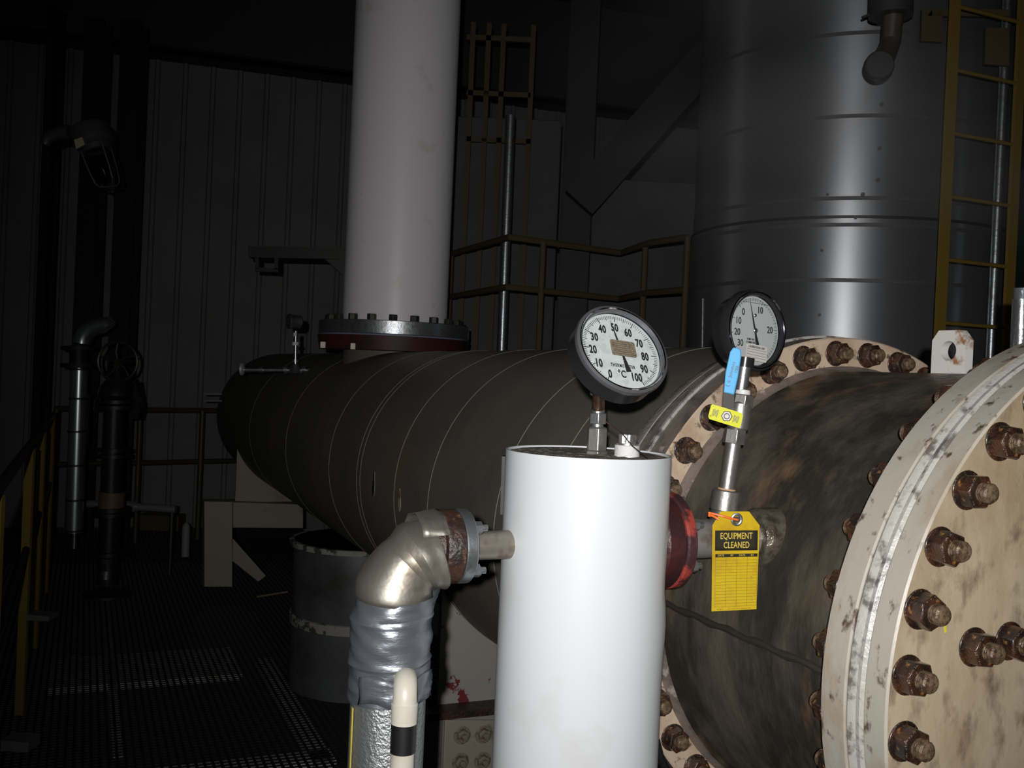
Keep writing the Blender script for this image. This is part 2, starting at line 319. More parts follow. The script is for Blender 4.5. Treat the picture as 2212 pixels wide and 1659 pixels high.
# longitudinal weld seam on the channel
_v = ray(1480, 1322); _a, _b = _v.dot(N), _v.z; _qa = _a * _a + _b * _b; _qb = -2 * (_a * AU + _b * (AZ - CAMZ)); _qc = AU ** 2 + (AZ - CAMZ) ** 2 - RC ** 2
_s = (-_qb - math.sqrt(_qb * _qb - 4 * _qa * _qc)) / 2 / _qa; _p = _v * _s + V((0, 0, CAMZ)); _r = _p - D * _p.dot(D)
b = MB(); b.tube([_r + D * (1.25 + .6 * i / 20) + Z * .002 * sin(i * 1.7) for i in range(21)], [.0075 + .0012 * sin(i * 2.3) for i in range(21)], 8); b.build('weld_seam', mat('dark_weld', (.035, .03, .025), .5), hx)
# lifting lug
zt = AZ + RC
b = MB(); n_ = 24; hz = zt + .048; hc = 1.572; hr = .021
outer = [(1.527, zt - .01), (1.617, zt - .01), (1.617, zt + .071), (1.600, zt + .092), (1.545, zt + .092), (1.527, zt + .071)]
ring_o = []; 
def on_outer(th):
    best = None; c_, s__ = cos(th), sin(th)
    for i in range(6):
        (x1, y1), (x2, y2) = outer[i], outer[(i + 1) % 6]
        dx, dy = x2 - x1, y2 - y1; den = c_ * dy - s__ * dx
        if abs(den) < 1e-9: continue
        k_ = ((x1 - hc) * dy - (y1 - hz) * dx) / den; q = ((x1 - hc) * s__ - (y1 - hz) * c_) / den
        if k_ > 0 and -1e-6 <= q <= 1 + 1e-6 and (best is None or k_ < best): best = k_
    return best
angs = sorted([2 * pi * i / n_ for i in range(n_)] + [atan2(y_ - hz, x_ - hc) % (2 * pi) for x_, y_ in outer])
vs = []; fs = []
for th in angs:
    k_ = on_outer(th)
    for uu in (-.011, .011):
        vs.append(P(hc + k_ * cos(th), AU + uu, hz + k_ * sin(th))); vs.append(P(hc + hr * cos(th), AU + uu, hz + hr * sin(th)))
m_ = len(angs)
for i in range(m_):
    a4, b4 = 4 * i, 4 * ((i + 1) % m_)
    fs += [(a4, b4, b4 + 1, a4 + 1), (a4 + 2, a4 + 3, b4 + 3, b4 + 2), (a4, a4 + 2, b4 + 2, b4), (a4 + 1, b4 + 1, b4 + 3, a4 + 3)]
b.add(vs, fs); b.build('lifting_lug', mat('lug_white_paint', (.66, .64, .60), .4, col2=(.33, .16, .07), scale=26, thr=(.54, .64)), hx)['label'] = 'white chamfered lifting lug with a round hole'
# top nozzle with red flange and white square nuts
zn = CAMZ + (806 - 762) / F * 5.96
Tn = 5.80
pc = pD(850, 690, 5.96); TN, UN = pc.dot(D), pc.dot(N)
UN = AU
nc = P(TN, UN, 0)
def zpx(y, dep, x=850): return pD(x, y, dep).z
depn = nc.y
zr0, zr1, zr2 = zpx(760, depn), zpx(731, depn), zpx(728, depn)
b = MB(); b.cyl(nc + Z * (zt - .2), nc + Z * (zr0 + .02), .30, 64); b.build('nozzle_neck', shellm, hx)
b = MB(); b.lathe(nc, Z, [(zr0 - .005, .2), (zr0, .44), (zr1, .455), (zr1, .2)], 64); b.build('nozzle_flange', dred, hx)
b = MB(); b.cyl(nc + Z * zr1, nc + Z * (zr1 + .008), .448, 64); b.build('gasket', mat('blue_gasket', (.16, .18, .26), .5), hx)
for k_, (x_, y_) in enumerate(((698, 745), (763, 748))):
    q = pD(x_, y_, depn - .40); b = MB(); b.box(q, V((.014, 0, 0)), V((0, .014, 0)), Z * .018)
    b.build('square_nut', mat('pale_nut', (.75, .68, .55), .4), hx, bev=.003)['label'] = 'pale square nut on the red nozzle flange'
# gauge nozzle on the channel side: pad, stub, red flange, bolts
TZ = 1.5541; NZ = CAMZ - .2896
def Q(u, dt=0., dz=0.): return P(TZ + dt, u, NZ + dz)
b = MB(); b.lathe(Q(0), -N, [(-1.30, .056), (-1.21, .057), (-1.196, .056), (-1.184, .049), (-1.180, .0)], 40); b.build('weld_pad', mat('weld_steel', (.22, .19, .15), .3, .6, col2=(.09, .07, .05), scale=30, thr=(.45, .6), bump=.4, bscale=60), hx)
b = MB(); b.cyl(Q(1.24), Q(1.0), .036, 32); b.build('nozzle_stub', mat('stub_grey', (.36, .34, .31), .35, .6, col2=(.15, .10, .07), scale=20, thr=(.5, .7)), hx)
b = MB(); b.lathe(Q(0), N, [(.986, .03), (.986, .084), (.989, .088), (1.004, .088), (1.007, .084), (1.009, .045), (1.025, .038)], 48); o = b.build('red_flange', redp, hx); o['label'] = 'small flange with chipped bright red rim'
# saddles
def webprism(poly, t, th, name, m_, label=None, root=hx):
    b = MB(); b.prism([pT(x_, y_, t) for x_, y_ in poly], D * th); o = b.build(name, m_, root, bev=.004)
    if label: o['label'] = label
    return o
t3 = 3.32
lft = pT(955, 1300, t3)
uL = lft.dot(N); zb = pT(950, 1522, t3).z
poly = []
for k in range(0, 25):
    uu = uL + (2 * (AU - uL)) * k / 24; dz = RS ** 2 - (uu - AU) ** 2
    poly.append((uu, AZ - math.sqrt(max(dz, 0))))
web = [P(t3, uu, zz) for uu, zz in poly] + [P(t3, 2 * AU - uL, zb), P(t3, uL, zb)]
b = MB(); k = 25
vs = [p for p in web[:k]] + [P(t3, uu, zb) for uu, _ in poly]; vs += [v + D * .03 for v in vs]; fs = []
for i in range(k - 1):
    fs += [(i, i + 1, k + i + 1, k + i), (2 * k + i, 3 * k + i, 3 * k + i + 1, 2 * k + i + 1), (i, 2 * k + i, 2 * k + i + 1, i + 1), (k + i, k + i + 1, 3 * k + i + 1, 3 * k + i)]
fs += [(0, k, 3 * k, 2 * k), (k - 1, 3 * k - 1, 4 * k - 1, 2 * k - 1)]
b.add(vs, fs); o = b.build('saddle', greyp, hx); o['label'] = 'grey saddle plate with dark red paint showing through flakes'
b = MB(); b.box(P(t3 + .05, AU, zb - .012), D * .14, N * (AU - uL + .06), Z * .012); o = b.build('saddle_base_plate', brown, hx); o['label'] = 'rusty base plate under the grey saddle'
t8 = 8.3; zb8 = pT(560, 1084, t8).z; uL8 = pT(508, 1080, t8).dot(N)
b = MB(); vs = []; fs = []; k = 15
ua_, ub_ = uL8, 2 * AU - uL8
pts = [(ua_ + (ub_ - ua_) * i / (k - 1)) for i in range(k)]
for uu in pts: vs.append(P(t8, uu, AZ - math.sqrt(max(RS ** 2 - min(RS, abs(uu - AU)) ** 2, .0001))))
for uu in pts: vs.append(P(t8, uu, zb8))
vs += [v + D * .03 for v in vs]
for i in range(k - 1): fs += [(i, i + 1, k + i + 1, k + i), (2 * k + i, 3 * k + i, 3 * k + i + 1, 2 * k + i + 1), (i, 2 * k + i, 2 * k + i + 1, i + 1)]
fs += [(0, k, 3 * k, 2 * k)]
b.add(vs, fs); b.build('saddle', beige, hx)['label'] = 'pale saddle plate at the far end'
# small holes cut in the jacket with torn bright edges
for (x_, y_, r1, r2, mm) in ((808, 1045, .014, .055, blacks), (864, 1080, .014, .045, mat('bare_patch', (.42, .34, .24), .6, col2=(.2, .1, .05), scale=30, thr=(.5, .6))), (617, 960, .012, .04, brown)):
    v = ray(x_, y_); a_, b_ = v.dot(N), v.z; qa = a_ * a_ + b_ * b_; qb = -2 * (a_ * AU + b_ * (AZ - CAMZ)); qc = AU ** 2 + (AZ - CAMZ) ** 2 - RS ** 2
    s1 = (-qb - math.sqrt(qb * qb - 4 * qa * qc)) / 2 / qa; p = v * s1 + V((0, 0, CAMZ))
    nr = (p - D * p.dot(D) - N * AU - V((0, 0, AZ))).normalized(); up = nr.cross(D)
    b = MB(); ring = [p + nr * .001 + D * cos(a) * r1 * (1 + .25 * sin(3 * a)) + up * sin(a) * r2 for a in [2 * pi * i / 20 for i in range(20)]]
    b.prism(ring, nr * .002); b.build('jacket_cutout', mm, hx)
    b = MB(); b.tube(ring[3:15] if y_ != 1080 else ring[0:9], .0016, 6); b.build('torn_edge', seam, hx)

# supports under the vessel
sp = thing('support_frame', P(t3, uL, 0), 'grey steel support with bolted plate under the near saddle', 'support')
zs = zb - .024
b = MB(); b.box(P(t3 + .05, AU, zs - .10), D * .10, N * (AU - uL + .02), Z * .10); b.v = b.v; b.build('beam', greyq, sp, bev=.006)
b = MB(); pl = pT(918, 1540, t3 - .06); b.prism([pT(918, 1541, t3 - .08), pT(958, 1541, t3 - .08), P(0, 0, 0) + pT(958, 1541, t3 - .08) - Z * 1.0 + Z * .0, pT(918, 1541, t3 - .08) - Z * 1.0], D * .1)
b.v = [V((v.x, v.y, max(v.z, .0))) for v in b.v]; b.build('column', greyq, sp, bev=.004)
p0, p1 = pT(962, 1556, t3 - .06), pT(1075, 1556, t3 - .06)
b = MB(); b.prism([p0, p1, p1 - Z * .5, p0 - Z * .5], D * .012); b.build('bolted_plate', mat('plate_beige', (.27, .24, .19), .5, col2=(.14, .10, .07), scale=14, thr=(.55, .7)), sp, bev=.003)
hexn = None
for x_, y_ in ((998, 1588), (1044, 1586), (994, 1645), (1042, 1643)):
    q = pT(x_, y_, t3 - .06)
    if hexn is None:
        b = MB(); b.hexa((0, 0, 0), (0, 0, .02), .024); b.cyl((0, 0, 0), (0, 0, .004), .032, 20); b.cyl((0, 0, .018), (0, 0, .034), .012, 12)
        hexn = b.build('nut', mat('nut_grey', (.2, .17, .13), .4, col2=(.12, .08, .05), scale=60, thr=(.5, .6)), sp, keep=True, bev=.0015); put(hexn, sp, q, -D)
    else: inst(hexn, sp, q, -D, random.random())
fs_ = thing('support_frame', pT(470, 1270, t8 - .1), 'pale beige steel frame with diagonal brace under the far saddle', 'support')
webprism([(503, 1085), (655, 1090), (655, 1141), (503, 1140)], t8 - .1, .22, 'beam', beige, root=fs_)
webprism([(441, 1083), (502, 1084), (502, 1268), (441, 1268)], t8 - .12, .16, 'column', beige, root=fs_)
webprism([(503, 1163), (575, 1244), (558, 1257), (502, 1212)], t8 - .05, .1, 'brace', beige, root=fs_)
# insulated pedestal below the vessel
pcn = pD(778, 1250, 6.0); pcn.z = 0
pz1 = pD(778, 1190, 5.6).z
b = MB(); b.cyl(pcn, pcn + Z * pz1, .40, 72)
ped = thing('insulated_pedestal', pcn, 'wide dark blue-grey insulated drum standing under the vessel behind the taped pipe', 'insulated drum')
b.build('jacket', lowj, ped)
b = MB(); b.lathe(pcn, Z, [(pz1 - .03, .40), (pz1 - .03, .425), (pz1 - .005, .43), (pz1, .425), (pz1, .2)], 72); b.build('top_ring', flake, ped)
zq = pD(700, 1352, 5.6).z
b = MB(); b.lathe(pcn, Z, [(zq - .06, .402), (zq - .055, .41), (zq, .412), (zq + .004, .402)], 72, cap=False); b.build('flaking_band', flake, ped)
# ================================================================== WHITE VERTICAL PIPE AT BACK
wp_ = thing('white_vertical_pipe', nc + Z * zr2, 'thick white vertical pipe rising from the dark vessel to the roof', 'pipe')
zf0, zf1 = zr1 + .008, zpx(700, depn)
b = MB(); b.lathe(nc, Z, [(zf0, .2), (zf0, .445), (zf0 + .004, .45), (zf1 - .004, .45), (zf1, .445), (zf1, .2)], 96); b.build('flange', gsteel, wp_)['label'] = 'dull steel flange'
b = MB(); b.cyl(nc + Z * (zf1 - .01), nc + Z * (ztop + 1.2), .313, 96); b.build('jacket', farpvc, wp_)
hb = None
for k in range(20):
    a_ = 2 * pi * (k + .3) / 20; q = nc + V((cos(a_) * .39, sin(a_) * .39, zf1))
    if hb is None:
        b = MB(); b.hexa((0, 0, 0), (0, 0, .035), .027); hb = b.build('bolt_head', dsteel, wp_, keep=True, bev=.002); put(hb, wp_, q, Z)
    else: inst(hb, wp_, q, Z, a_)
# ================================================================== STANDPIPE (foreground white cylinder)
US = .824; zs1 = CAMZ - .129; SR = .1465
sc_ = P(TZ, US, 0)
st = thing('white_standpipe', sc_, 'big glossy white jacketed vertical cylinder in the foreground', 'insulated standpipe')
b = MB(); prf = [(0.02, SR - .006)]; nz_ = 60
for k in range(nz_ + 1): prf.append((.02 + (zs1 - .02) * k / nz_, SR))
prf += [(zs1, SR - .003), (zs1 - .006, SR - .004)]
b.lathe(sc_, Z, prf, 96, cap=False)
for i, v in enumerate(b.v):               # slack in the plastic jacket where the nozzle passes through
    rel = v - sc_; a_ = rel.x * N.x + rel.y * N.y; z_ = rel.z - NZ
    if a_ > 0: g = a_ / SR; b.v[i] = v + N * (.006 * math.exp(-((z_ + .14) / .05) ** 2) - .005 * math.exp(-((z_ + .06) / .03) ** 2)) * g ** 3
b.build('jacket', pvc, st)
b = MB(); prf = [(zs1 - .02, 0), (zs1 - .004, .0)]; prf = [(zs1 - .006, SR - .003)]
for k in range(14): r_ = SR - .006 - k * .0095; prf += [(zs1 - .004 + (.0022 if k % 2 else 0), r_)]
prf += [(zs1 - .003, .0)]
b.lathe(sc_, Z, prf, 64, cap=False); b.build('fibre_top', wcap, st)['label'] = 'dirty ridged insulation top'
b = MB(); b.lathe(Q(0), N, [(.945, .03), (.945, .084), (.949, .088), (.980, .088), (.983, .084), (.984, .03)], 48); b.build('flange', maroon, st)['label'] = 'maroon painted flange on the right'
b = MB(); b.cyl(Q(.585), Q(.72), .0245, 32); b.build('side_pipe', mat('side_pipe_grey', (.30, .27, .23), .35, .7, col2=(.15, .10, .06), scale=25, thr=(.5, .7)), st)
b = MB(); b.lathe(Q(0), N, [(.580, .02), (.580, .0605), (.582, .062), (.598, .062), (.600, .060), (.602, .03)], 48); b.build('flange', gsteel, st)['label'] = 'bare steel flange ring on the left'
sb = None
for k in range(6):
    a_ = 2 * pi * (k + .5) / 6; o2 = Z * sin(a_) * .074 + D * cos(a_) * .074
    if sb is None:
        b = MB(); b.hexa((0, 0, 0), (0, 0, .012), .011); b.cyl((0, 0, 0), (0, 0, .022), .006, 12); sb = b.build('bolt', gsteel, st, keep=True); put(sb, st, Q(1.006) + o2, N)
    else: inst(sb, st, Q(1.006) + o2, N)
for k in range(4):
    a_ = 2 * pi * (k + .5) / 4; o2 = Z * sin(a_) * .050 + D * cos(a_) * .050
    inst(sb, st, Q(.600) + o2, N)
b = MB(); q = [pT(1085, 1020, TZ - .02), pT(1087, 1170, TZ - .02)]; b.bar(pD(1088, 985, 1.80), pD(1084, 1110, 1.80), .006, .02); b.build('jacket_clip', blacks, st)
# ================================================================== TAPED ELBOW PIPE
UE = .475; el = thing('insulated_elbow_pipe', P(TZ, UE, 0), 'silver taped and clad elbow pipe dropping left of the white cylinder', 'insulated pipe')
cl = []; BR = .080; ZE = CAMZ - .302
for k in range(0, 13):
    a_ = pi / 2 * k / 12; cl.append(P(TZ, UE + BR - BR * sin(a_) if 0 else UE + BR * (1 - sin(a_)), ZE - BR * (1 - cos(a_))))
rad = []
for k in range(13): rad.append(.064 + .0018 * sin(k * 2.1) + (.003 if k in (4, 8) else 0) - (.010 if k == 0 else 0))
b = MB(); b.tube([Q(UE + BR - .008, 0, -.012)] + cl[1:], [.058] + rad[1:], 48)
rr = random.Random(3)
for i, v in enumerate(b.v):               # dented sheet
    q = v - P(TZ, UE + BR, ZE - BR); d_ = (sin(v.z * 55 + v.x * 38) * .0022 + sin(v.z * 90 - v.y * 60 + 1) * .0012) - .006 * math.exp(-(((v - P(TZ, UE, 0)).dot(N) * 1.1 + (v.z - ZE) * .9 - .02) / .009) ** 2) - .004 * math.exp(-(((v - P(TZ, UE, 0)).dot(N) * .5 + (v.z - ZE) * .9 + .02) / .006) ** 2)
    c_ = min(cl, key=lambda p: (p - v).length); b.v[i] = v + (v - c_).normalized() * d_
o = b.build('elbow_cladding', alu, el); o['label'] = 'crumpled bare aluminium elbow cladding'
md = o.modifiers.new('s', 'SUBSURF'); md.levels = 1; md.render_levels = 1
# overlapping gore with a lifted corner
b = MB(); gv = []; 
for i in range(5):
    for k in range(13):
        th = -1.2 + 2.2 * k / 12; c_ = Q(UE + BR - .050 + i * .011, 0, -.010); up = Z * cos(th) * 1 - D * sin(th)
        gv.append(c_ + (up * (.067 + i * .0012 + .002 * sin(k * 1.9 + i))) )
gf = [(i * 13 + k, i * 13 + k + 1, (i + 1) * 13 + k + 1, (i + 1) * 13 + k) for i in range(4) for k in range(12)]
b.add(gv, gf); o = b.build('cladding_flap', alu, el); md = o.modifiers.new('t', 'SOLIDIFY'); md.thickness = .001
# tape
ze = ZE - BR
def tapering(z): return 1.
b = MB(); prf = []; zz = ze + .030; k = 0
vs = []; rings = 34
for i in range(rings):
    z_ = ze + .022 - i * .0052; wr = .0655 + .0016 * ((i * .37) % 1) + (.0016 if i % 7 == 0 else 0)
    for j in range(48):
        th = 2 * pi * j / 48; vs.append(P(TZ, UE, z_) + (N * cos(th) + D * sin(th)) * (wr + .0012 * sin(3 * th + i * .6) + .0009 * sin(7 * th - i)) + Z * (.010 * cos(th - .8) * (1 - i / rings) + .004 * cos(th) * (i / rings)) + N * (.012 * max(0, 1 - i / 9) ** 2))
fs = [(i * 48 + j, i * 48 + (j + 1) % 48, (i + 1) * 48 + (j + 1) % 48, (i + 1) * 48 + j) for i in range(rings - 1) for j in range(48)]
b.add(vs, fs); o = b.build('duct_tape_wrap', tape, el); o['label'] = 'wrinkled silver duct tape wrap'
b = MB(); pa = [P(TZ, UE, ze - .105) + (N * cos(th) + D * sin(th)) * .0685 for th in [radians(-150 + 7 * i) for i in range(22)]]
vs = []; 
for i, p in enumerate(pa): 
    for j in range(5): vs.append(p + Z * (-.011 * j + .006 * sin(i * .5)) + (N * cos(radians(-150 + 7 * i)) + D * sin(radians(-150 + 7 * i))) * .0022 * sin(i * 1.3 + j * 1.7))
b.add(vs, [(i * 5 + j, i * 5 + j + 1, (i + 1) * 5 + j + 1, (i + 1) * 5 + j) for i in range(21) for j in range(4)]); o = b.build('loose_tape_strip', tape, el); md = o.modifiers.new('t', 'SOLIDIFY'); md.thickness = .0008
b = MB(); b.cyl(P(TZ, UE, .03), P(TZ, UE, ze - .13), .0615, 64); b.build('stucco_jacket', stucco, el)['label'] = 'pebbled aluminium jacket'
ps = P(TZ, UE, 0) - N * .0625 - D * .012
b = MB(); b.bar(ps + Z * .03, ps + Z * (ze - .16), .002, .007, up=D); b.build('yellow_tape_edge', mat('old_yellow_tape', (.42, .34, .06), .6), el)['label'] = 'yellow tape edge'
b = MB(); b.lathe(Q(0), N, [(.515, .03), (.517, .044), (.540, .050), (.546, .052), (.548, .0605), (.551, .062), (.577, .062), (.579, .060), (.579, .03)], 48); b.build('flange', brown, el)['label'] = 'rusty brown flange'
for k in range(4):
    a_ = 2 * pi * (k + .5) / 4; o2 = Z * sin(a_) * .052 + D * cos(a_) * .052
    if k == 0:
        b = MB(); b.hexa((0, 0, 0), (0, 0, .010), .010); eb = b.build('bolt_head', gsteel, el, keep=True); put(eb, el, Q(.549) + o2, -N)
    else: inst(eb, el, Q(.549) + o2, -N)
# white drain pipe with black tape
w0 = pD(876, 1475, 1.53); wv = thing('white_drain_pipe', V((w0.x, w0.y, 0)), 'thin white plastic pipe with black tape in front of the silver pipe', 'pipe')
bx = V((w0.x, w0.y, 0)); z1 = w0.z
b = MB(); b.cyl(bx + Z * .02, bx + Z * (z1 - .05), .0185, 32); b.build('pipe', wpipe, wv)
b = MB(); pts = [bx + Z * (z1 - .062)] + [bx + Z * (z1 - .025)] + [bx + Z * (z1 - .025 + .022 * sin(a)) + V((-.006, .05, 0)).normalized() * .022 * (1 - cos(a)) for a in [radians(x_) for x_ in (15, 30, 45, 60, 75, 90)]] + [bx + Z * (z1 - .003) + V((-.006, .05, 0)).normalized() * .034]
b.tube(pts, [.0205] + [.0192] + [.0188] * 7, 32); b.build('elbow', wpipe, wv)
b = MB(); b.lathe(bx, Z, [(z1 - .058, .0188), (z1 - .056, .0206), (z1 - .032, .0210), (z1 - .030, .019)], 32, cap=False); b.build('coupling', wpipe, wv)
zt1, zt2 = pD(872, 1560, 1.53).z, pD(872, 1624, 1.53).z
b = MB(); b.cyl(bx + Z * zt2, bx + Z * zt1, .0196, 32); b.build('black_tape', blkt, wv)['label'] = 'black tape band'

# ================================================================== THERMOMETER
EX, EY, EZ = RX, UX, -FX                 # viewer-aligned axes used only to orient the dials as photographed
ad = pD(1288, 973, 1.765); ad.z = zs1 - .004
th = thing('dial_thermometer', ad, 'round white dial thermometer in degrees Celsius on top of the white cylinder', 'thermometer')
nT = (EX * .39 + EY * .494 + EZ * .777).normalized(); vT = (EX * -.12 + EY * 1 + EZ * -.575); vT = (vT - nT * vT.dot(nT)).normalized(); xT = vT.cross(nT).normalized()
cT = pD(1339.5, 760, 1.70); RT = 96.5 * 1.70 / F
RTo = RT * 1.155
b = MB(); b.lathe(cT, nT, [(-.036, 0), (-.036, RTo * .9), (-.032, RTo * .955), (-.004, RTo * .97), (.004, RTo), (.011, RTo * .985), (.013, RTo * .93), (.010, RT * 1.005), (.004, RT)], 96, cap=False, mi=[0, 0, 0, 0, 1, 1, 1, 1]); b.build('case', [mat('case_dark', (.05, .05, .055), .3, .6), bezel], th)
b = MB(); b.lathe(cT, nT, [(.0125, RTo * .935), (.0145, RTo * .92), (.0125, RTo * .905)], 96, cap=False); b.build('bezel_ring', chrome, th)
b = MB(); b.lathe(cT, nT, [(.0, 0), (.0, RT * 1.01), (-.003, RT * 1.01)], 96, cap=False); b.build('dial_face', dialw, th)
MT = mframe(cT + nT * .0008, xT, vT, nT)
def dirv(deg): return sin(radians(deg)), cos(radians(deg))
b = MB()
for k in range(101):
    a_ = -150 + 3 * k; s1, c1 = dirv(a_); r0, wd = (.80, .0013) if k % 10 == 0 else ((.835, .0010) if k % 5 == 0 else (.865, .0007))
    p0 = MT @ V((s1 * RT * r0, c1 * RT * r0, 0)); p1 = MT @ V((s1 * RT * .945, c1 * RT * .945, 0)); b.bar(p0, p1, wd, .0005, up=nT)
b.build('scale_marks', ink, th)
for k in range(11):
    s1, c1 = dirv(-150 + 30 * k); textmesh('number', str(k * 10), RT * .285, ink, th, MT @ Matrix.Translation((s1 * RT * .665 - .035 * RT, c1 * RT * .68 - .05 * RT, 0)), .62, .0007, space=1.1)
textmesh('lettering', 'THERMOMETER', RT * .12, ink, th, MT @ Matrix.Translation((0, -RT * .38, 0)), .58, .0001, space=1.35)
textmesh('lettering', '°C', RT * .26, ink, th, MT @ Matrix.Translation((-RT * .06, -RT * .60, 0)), .72, .0003)
s1, c1 = dirv(-150 + 3 * 46.5); dn = V((s1, c1, 0)); pn = V((c1, -s1, 0)); M2 = mframe(cT + nT * .004, xT, vT, nT)
b = MB(); b.prism([M2 @ q for q in (dn * RT * .80, dn * RT * .3 + pn * RT * .022, pn * RT * .03, dn * -RT * .14 + pn * RT * .025, dn * -RT * .55 + pn * RT * .065, dn * -RT * .55 - pn * RT * .065, dn * -RT * .14 - pn * RT * .025, -pn * RT * .03, dn * RT * .3 - pn * RT * .022)], nT * .0008); b.build('needle', ink, th)
M3 = mframe(cT + nT * .0115, xT, vT, nT); sw, sh = RT * .315, RT * .20
def rrect(w_, h_, r_, n=4): return [V((sx * (w_ - r_) + r_ * cos(a), sy * (h_ - r_) + r_ * sin(a), 0)) for sx, sy, a0 in ((1, 1, 0), (-1, 1, pi / 2), (-1, -1, pi), (1, -1, 1.5 * pi)) for a in [a0 + pi / 2 * i / n for i in range(n + 1)]]
b = MB(); b.lathe(cT, nT, [(.0105, 0), (.0105, RT * 1.0), (.0095, RT * 1.0), (.0095, 0)], 64, cap=False); b.build('glass', glassm, th)
b = MB(); b.prism([M3 @ q for q in rrect(sw, sh, .004)], nT * .0006); o = b.build('calibration_label', stick, th); o['label'] = 'tan calibration sticker on the glass'
b = MB()
for k in range(7):
    y_ = sh * (.78 - .26 * k); w1 = sw * (.55 if k == 0 else .86); b.bar(M3 @ V((-w1, y_, .0008)), M3 @ V((w1, y_, .0008)), .0007, .0003, up=nT)
lm = b.build('printed_lines', mat('brown_ink', (.07, .055, .04), .6), o)
# stem: adapter, nut, copper neck
zz0 = ad.z
bt = pD(1291, 915, 1.765); tp = pD(1297, 850, 1.75)
b = MB(); b.lathe(ad, Z, [(0, .0215), (.005, .0215), (.008, .019), (.046, .019), (.049, .016), (.05, 0)], 6, ref=V((.06, -1, 0))); b.build('hex_adapter', steel, th, bev=.001)
b = MB(); b.cyl(ad + Z * .048, ad + Z * .056, .011, 20); b.hexa(ad + Z * .054, ad + Z * .074, .0165); b.cyl(ad + Z * .073, ad + Z * .08, .0125, 20); b.build('union_nut', gsteel, th, bev=.001)
cb = cT - nT * .030 - vT * RTo * .55 - xT * RTo * .38
b = MB(); n0 = ad + Z * .078; n1 = cb
b.tube([n0, n0 + Z * .004, n0 * .5 + n1 * .5 + Z * .004, n1], [.013, .0115, .0105, .0105], 20); b.build('copper_neck', copper, th)['label'] = 'coppery neck'
b = MB(); ccl = n0 + Z * .026; b.lathe(ccl, Z, [(0, .0135), (.001, .0155), (.009, .0155), (.010, .0135)], 24); b.build('swivel_collar', steel, th)
# loose wire from the stem
wa = ad + Z * .06 + V((.012, -.01, 0)); b = MB(); wb = pD(1402, 985, 1.63); wb.z = zs1 + .002
b.tube([wa, wa * .6 + wb * .4 + Z * .004, wa * .35 + wb * .65 - Z * .002, wb], .0009, 6); tag(b.build('binding_wire', copper), 'thin coppery wire slanting from the thermometer stem across the cylinder top', 'wire')
# plug
pgb = pD(1354, 983, 1.73); pgb.z = zs1 - .004
pg = thing('pipe_plug', pgb, 'square-headed steel pipe plug with white thread tape beside the thermometer stem', 'pipe plug')
b = MB(); prf = [(0, .0225)]
for k in range(9): prf += [(.002 + k * .0022, .0225), (.0031 + k * .0022, .0215)]
prf += [(.021, .021), (.022, 0)]
b.lathe(pgb, Z, prf, 32, cap=False); b.build('taped_thread', ptfe, pg)['label'] = 'white taped thread'
b = MB(); b.lathe(pgb, Z, [(.0205, .019), (.024, .019), (.0245, .012)], 32); b.build('shoulder', steel, pg)
b = MB(); b.lathe(pgb, Z, [(.024, .016), (.039, .016), (.041, .0145), (.041, 0)], 6, cap=False, ref=V((.2, -1, 0))); b.build('plug_head', mat('plug_bright', (.6, .6, .6), .3, .9, bump=.2, bscale=120), pg, bev=.001)

# ================================================================== GAUGE RISER, VALVE, PRESSURE GAUGE
ra, rb = pD(1562, 1110, 1.872), pD(1607, 800, 1.872); rx = (rb - ra).normalized(); Lr = (rb - ra).length
px2 = Lr / hypot(45, 310)                # metres per pixel along the riser
def RP(y): return ra + rx * ((1110 - y) / 310 * Lr)
rs = thing('gauge_riser_pipe', ra, 'worn steel riser pipe with coupling holding the valve above the yellow tag', 'pipe')
b = MB(); b.cyl(RP(1165), RP(1102), .024, 32); b.build('weld_outlet', gsteel, rs)
b = MB(); b.cyl(RP(1103), RP(1058), .0265, 40, bev=.002); b.build('coupling', steel, rs)
b = MB(); b.cyl(RP(1060), RP(955), .0148, 32); b.build('nipple', steel, rs)
b = MB(); b.lathe(RP(1058), rx, [(0, .0165), (.001, .0172), (.003, .0165)], 24); b.build('rust_ring', mat('light_rust', (.5, .3, .16), .6), rs)
bv = thing('ball_valve', RP(955), 'small stainless ball valve with blue lever handle and yellow label', 'valve')
toC = (V((0, 0, CAMZ)) - RP(900)).normalized(); toC = (toC - rx * toC.dot(rx)).normalized(); sdx = rx.cross(toC).normalized()   # sdx: to the viewer's right
if sdx.dot(RX) < 0: sdx = -sdx
vo = sdx * .004
b = MB(); b.hexa(RP(958), RP(926), .0215); b.build('lower_hex_end', steel, bv, bev=.0012)
b = MB(); b.lathe(RP(928) + vo, rx, [(0, .016), (.004, .0205), (.03, .0215), (.05, .0200), (.055, .016)], 32, cap=True); b.build('body', steel, bv)
b = MB(); b.hexa(RP(876) + vo * 1.5, RP(851) + vo * 1.5, .0205); b.build('upper_hex_end', steel, bv, bev=.0012)
b = MB(); b.lathe(RP(852) + vo, rx, [(0, .0135), (.002, .0145), (.009, .0135), (.010, .012)], 24); b.build('thread_tape', ptfe, bv)
sf = [V(q) for q in ()]
def fr(x_, y_, dd=0.): return pD(x_, y_, 1.872 - .042 - dd)
b = MB(); b.cyl(RP(900) - sdx * .02, fr(1570, 899, .006), .0065, 16); b.build('stem', steel, bv)
ln = toC * .0018
hq = [fr(1563, 845), fr(1586, 852), fr(1586, 893), fr(1578, 906), fr(1562, 900), fr(1561, 880)]
b = MB(); b.prism(hq, -toC * .0025); hd = b.build('lever', dsteel, bv); hd['label'] = 'bare steel lever shank'
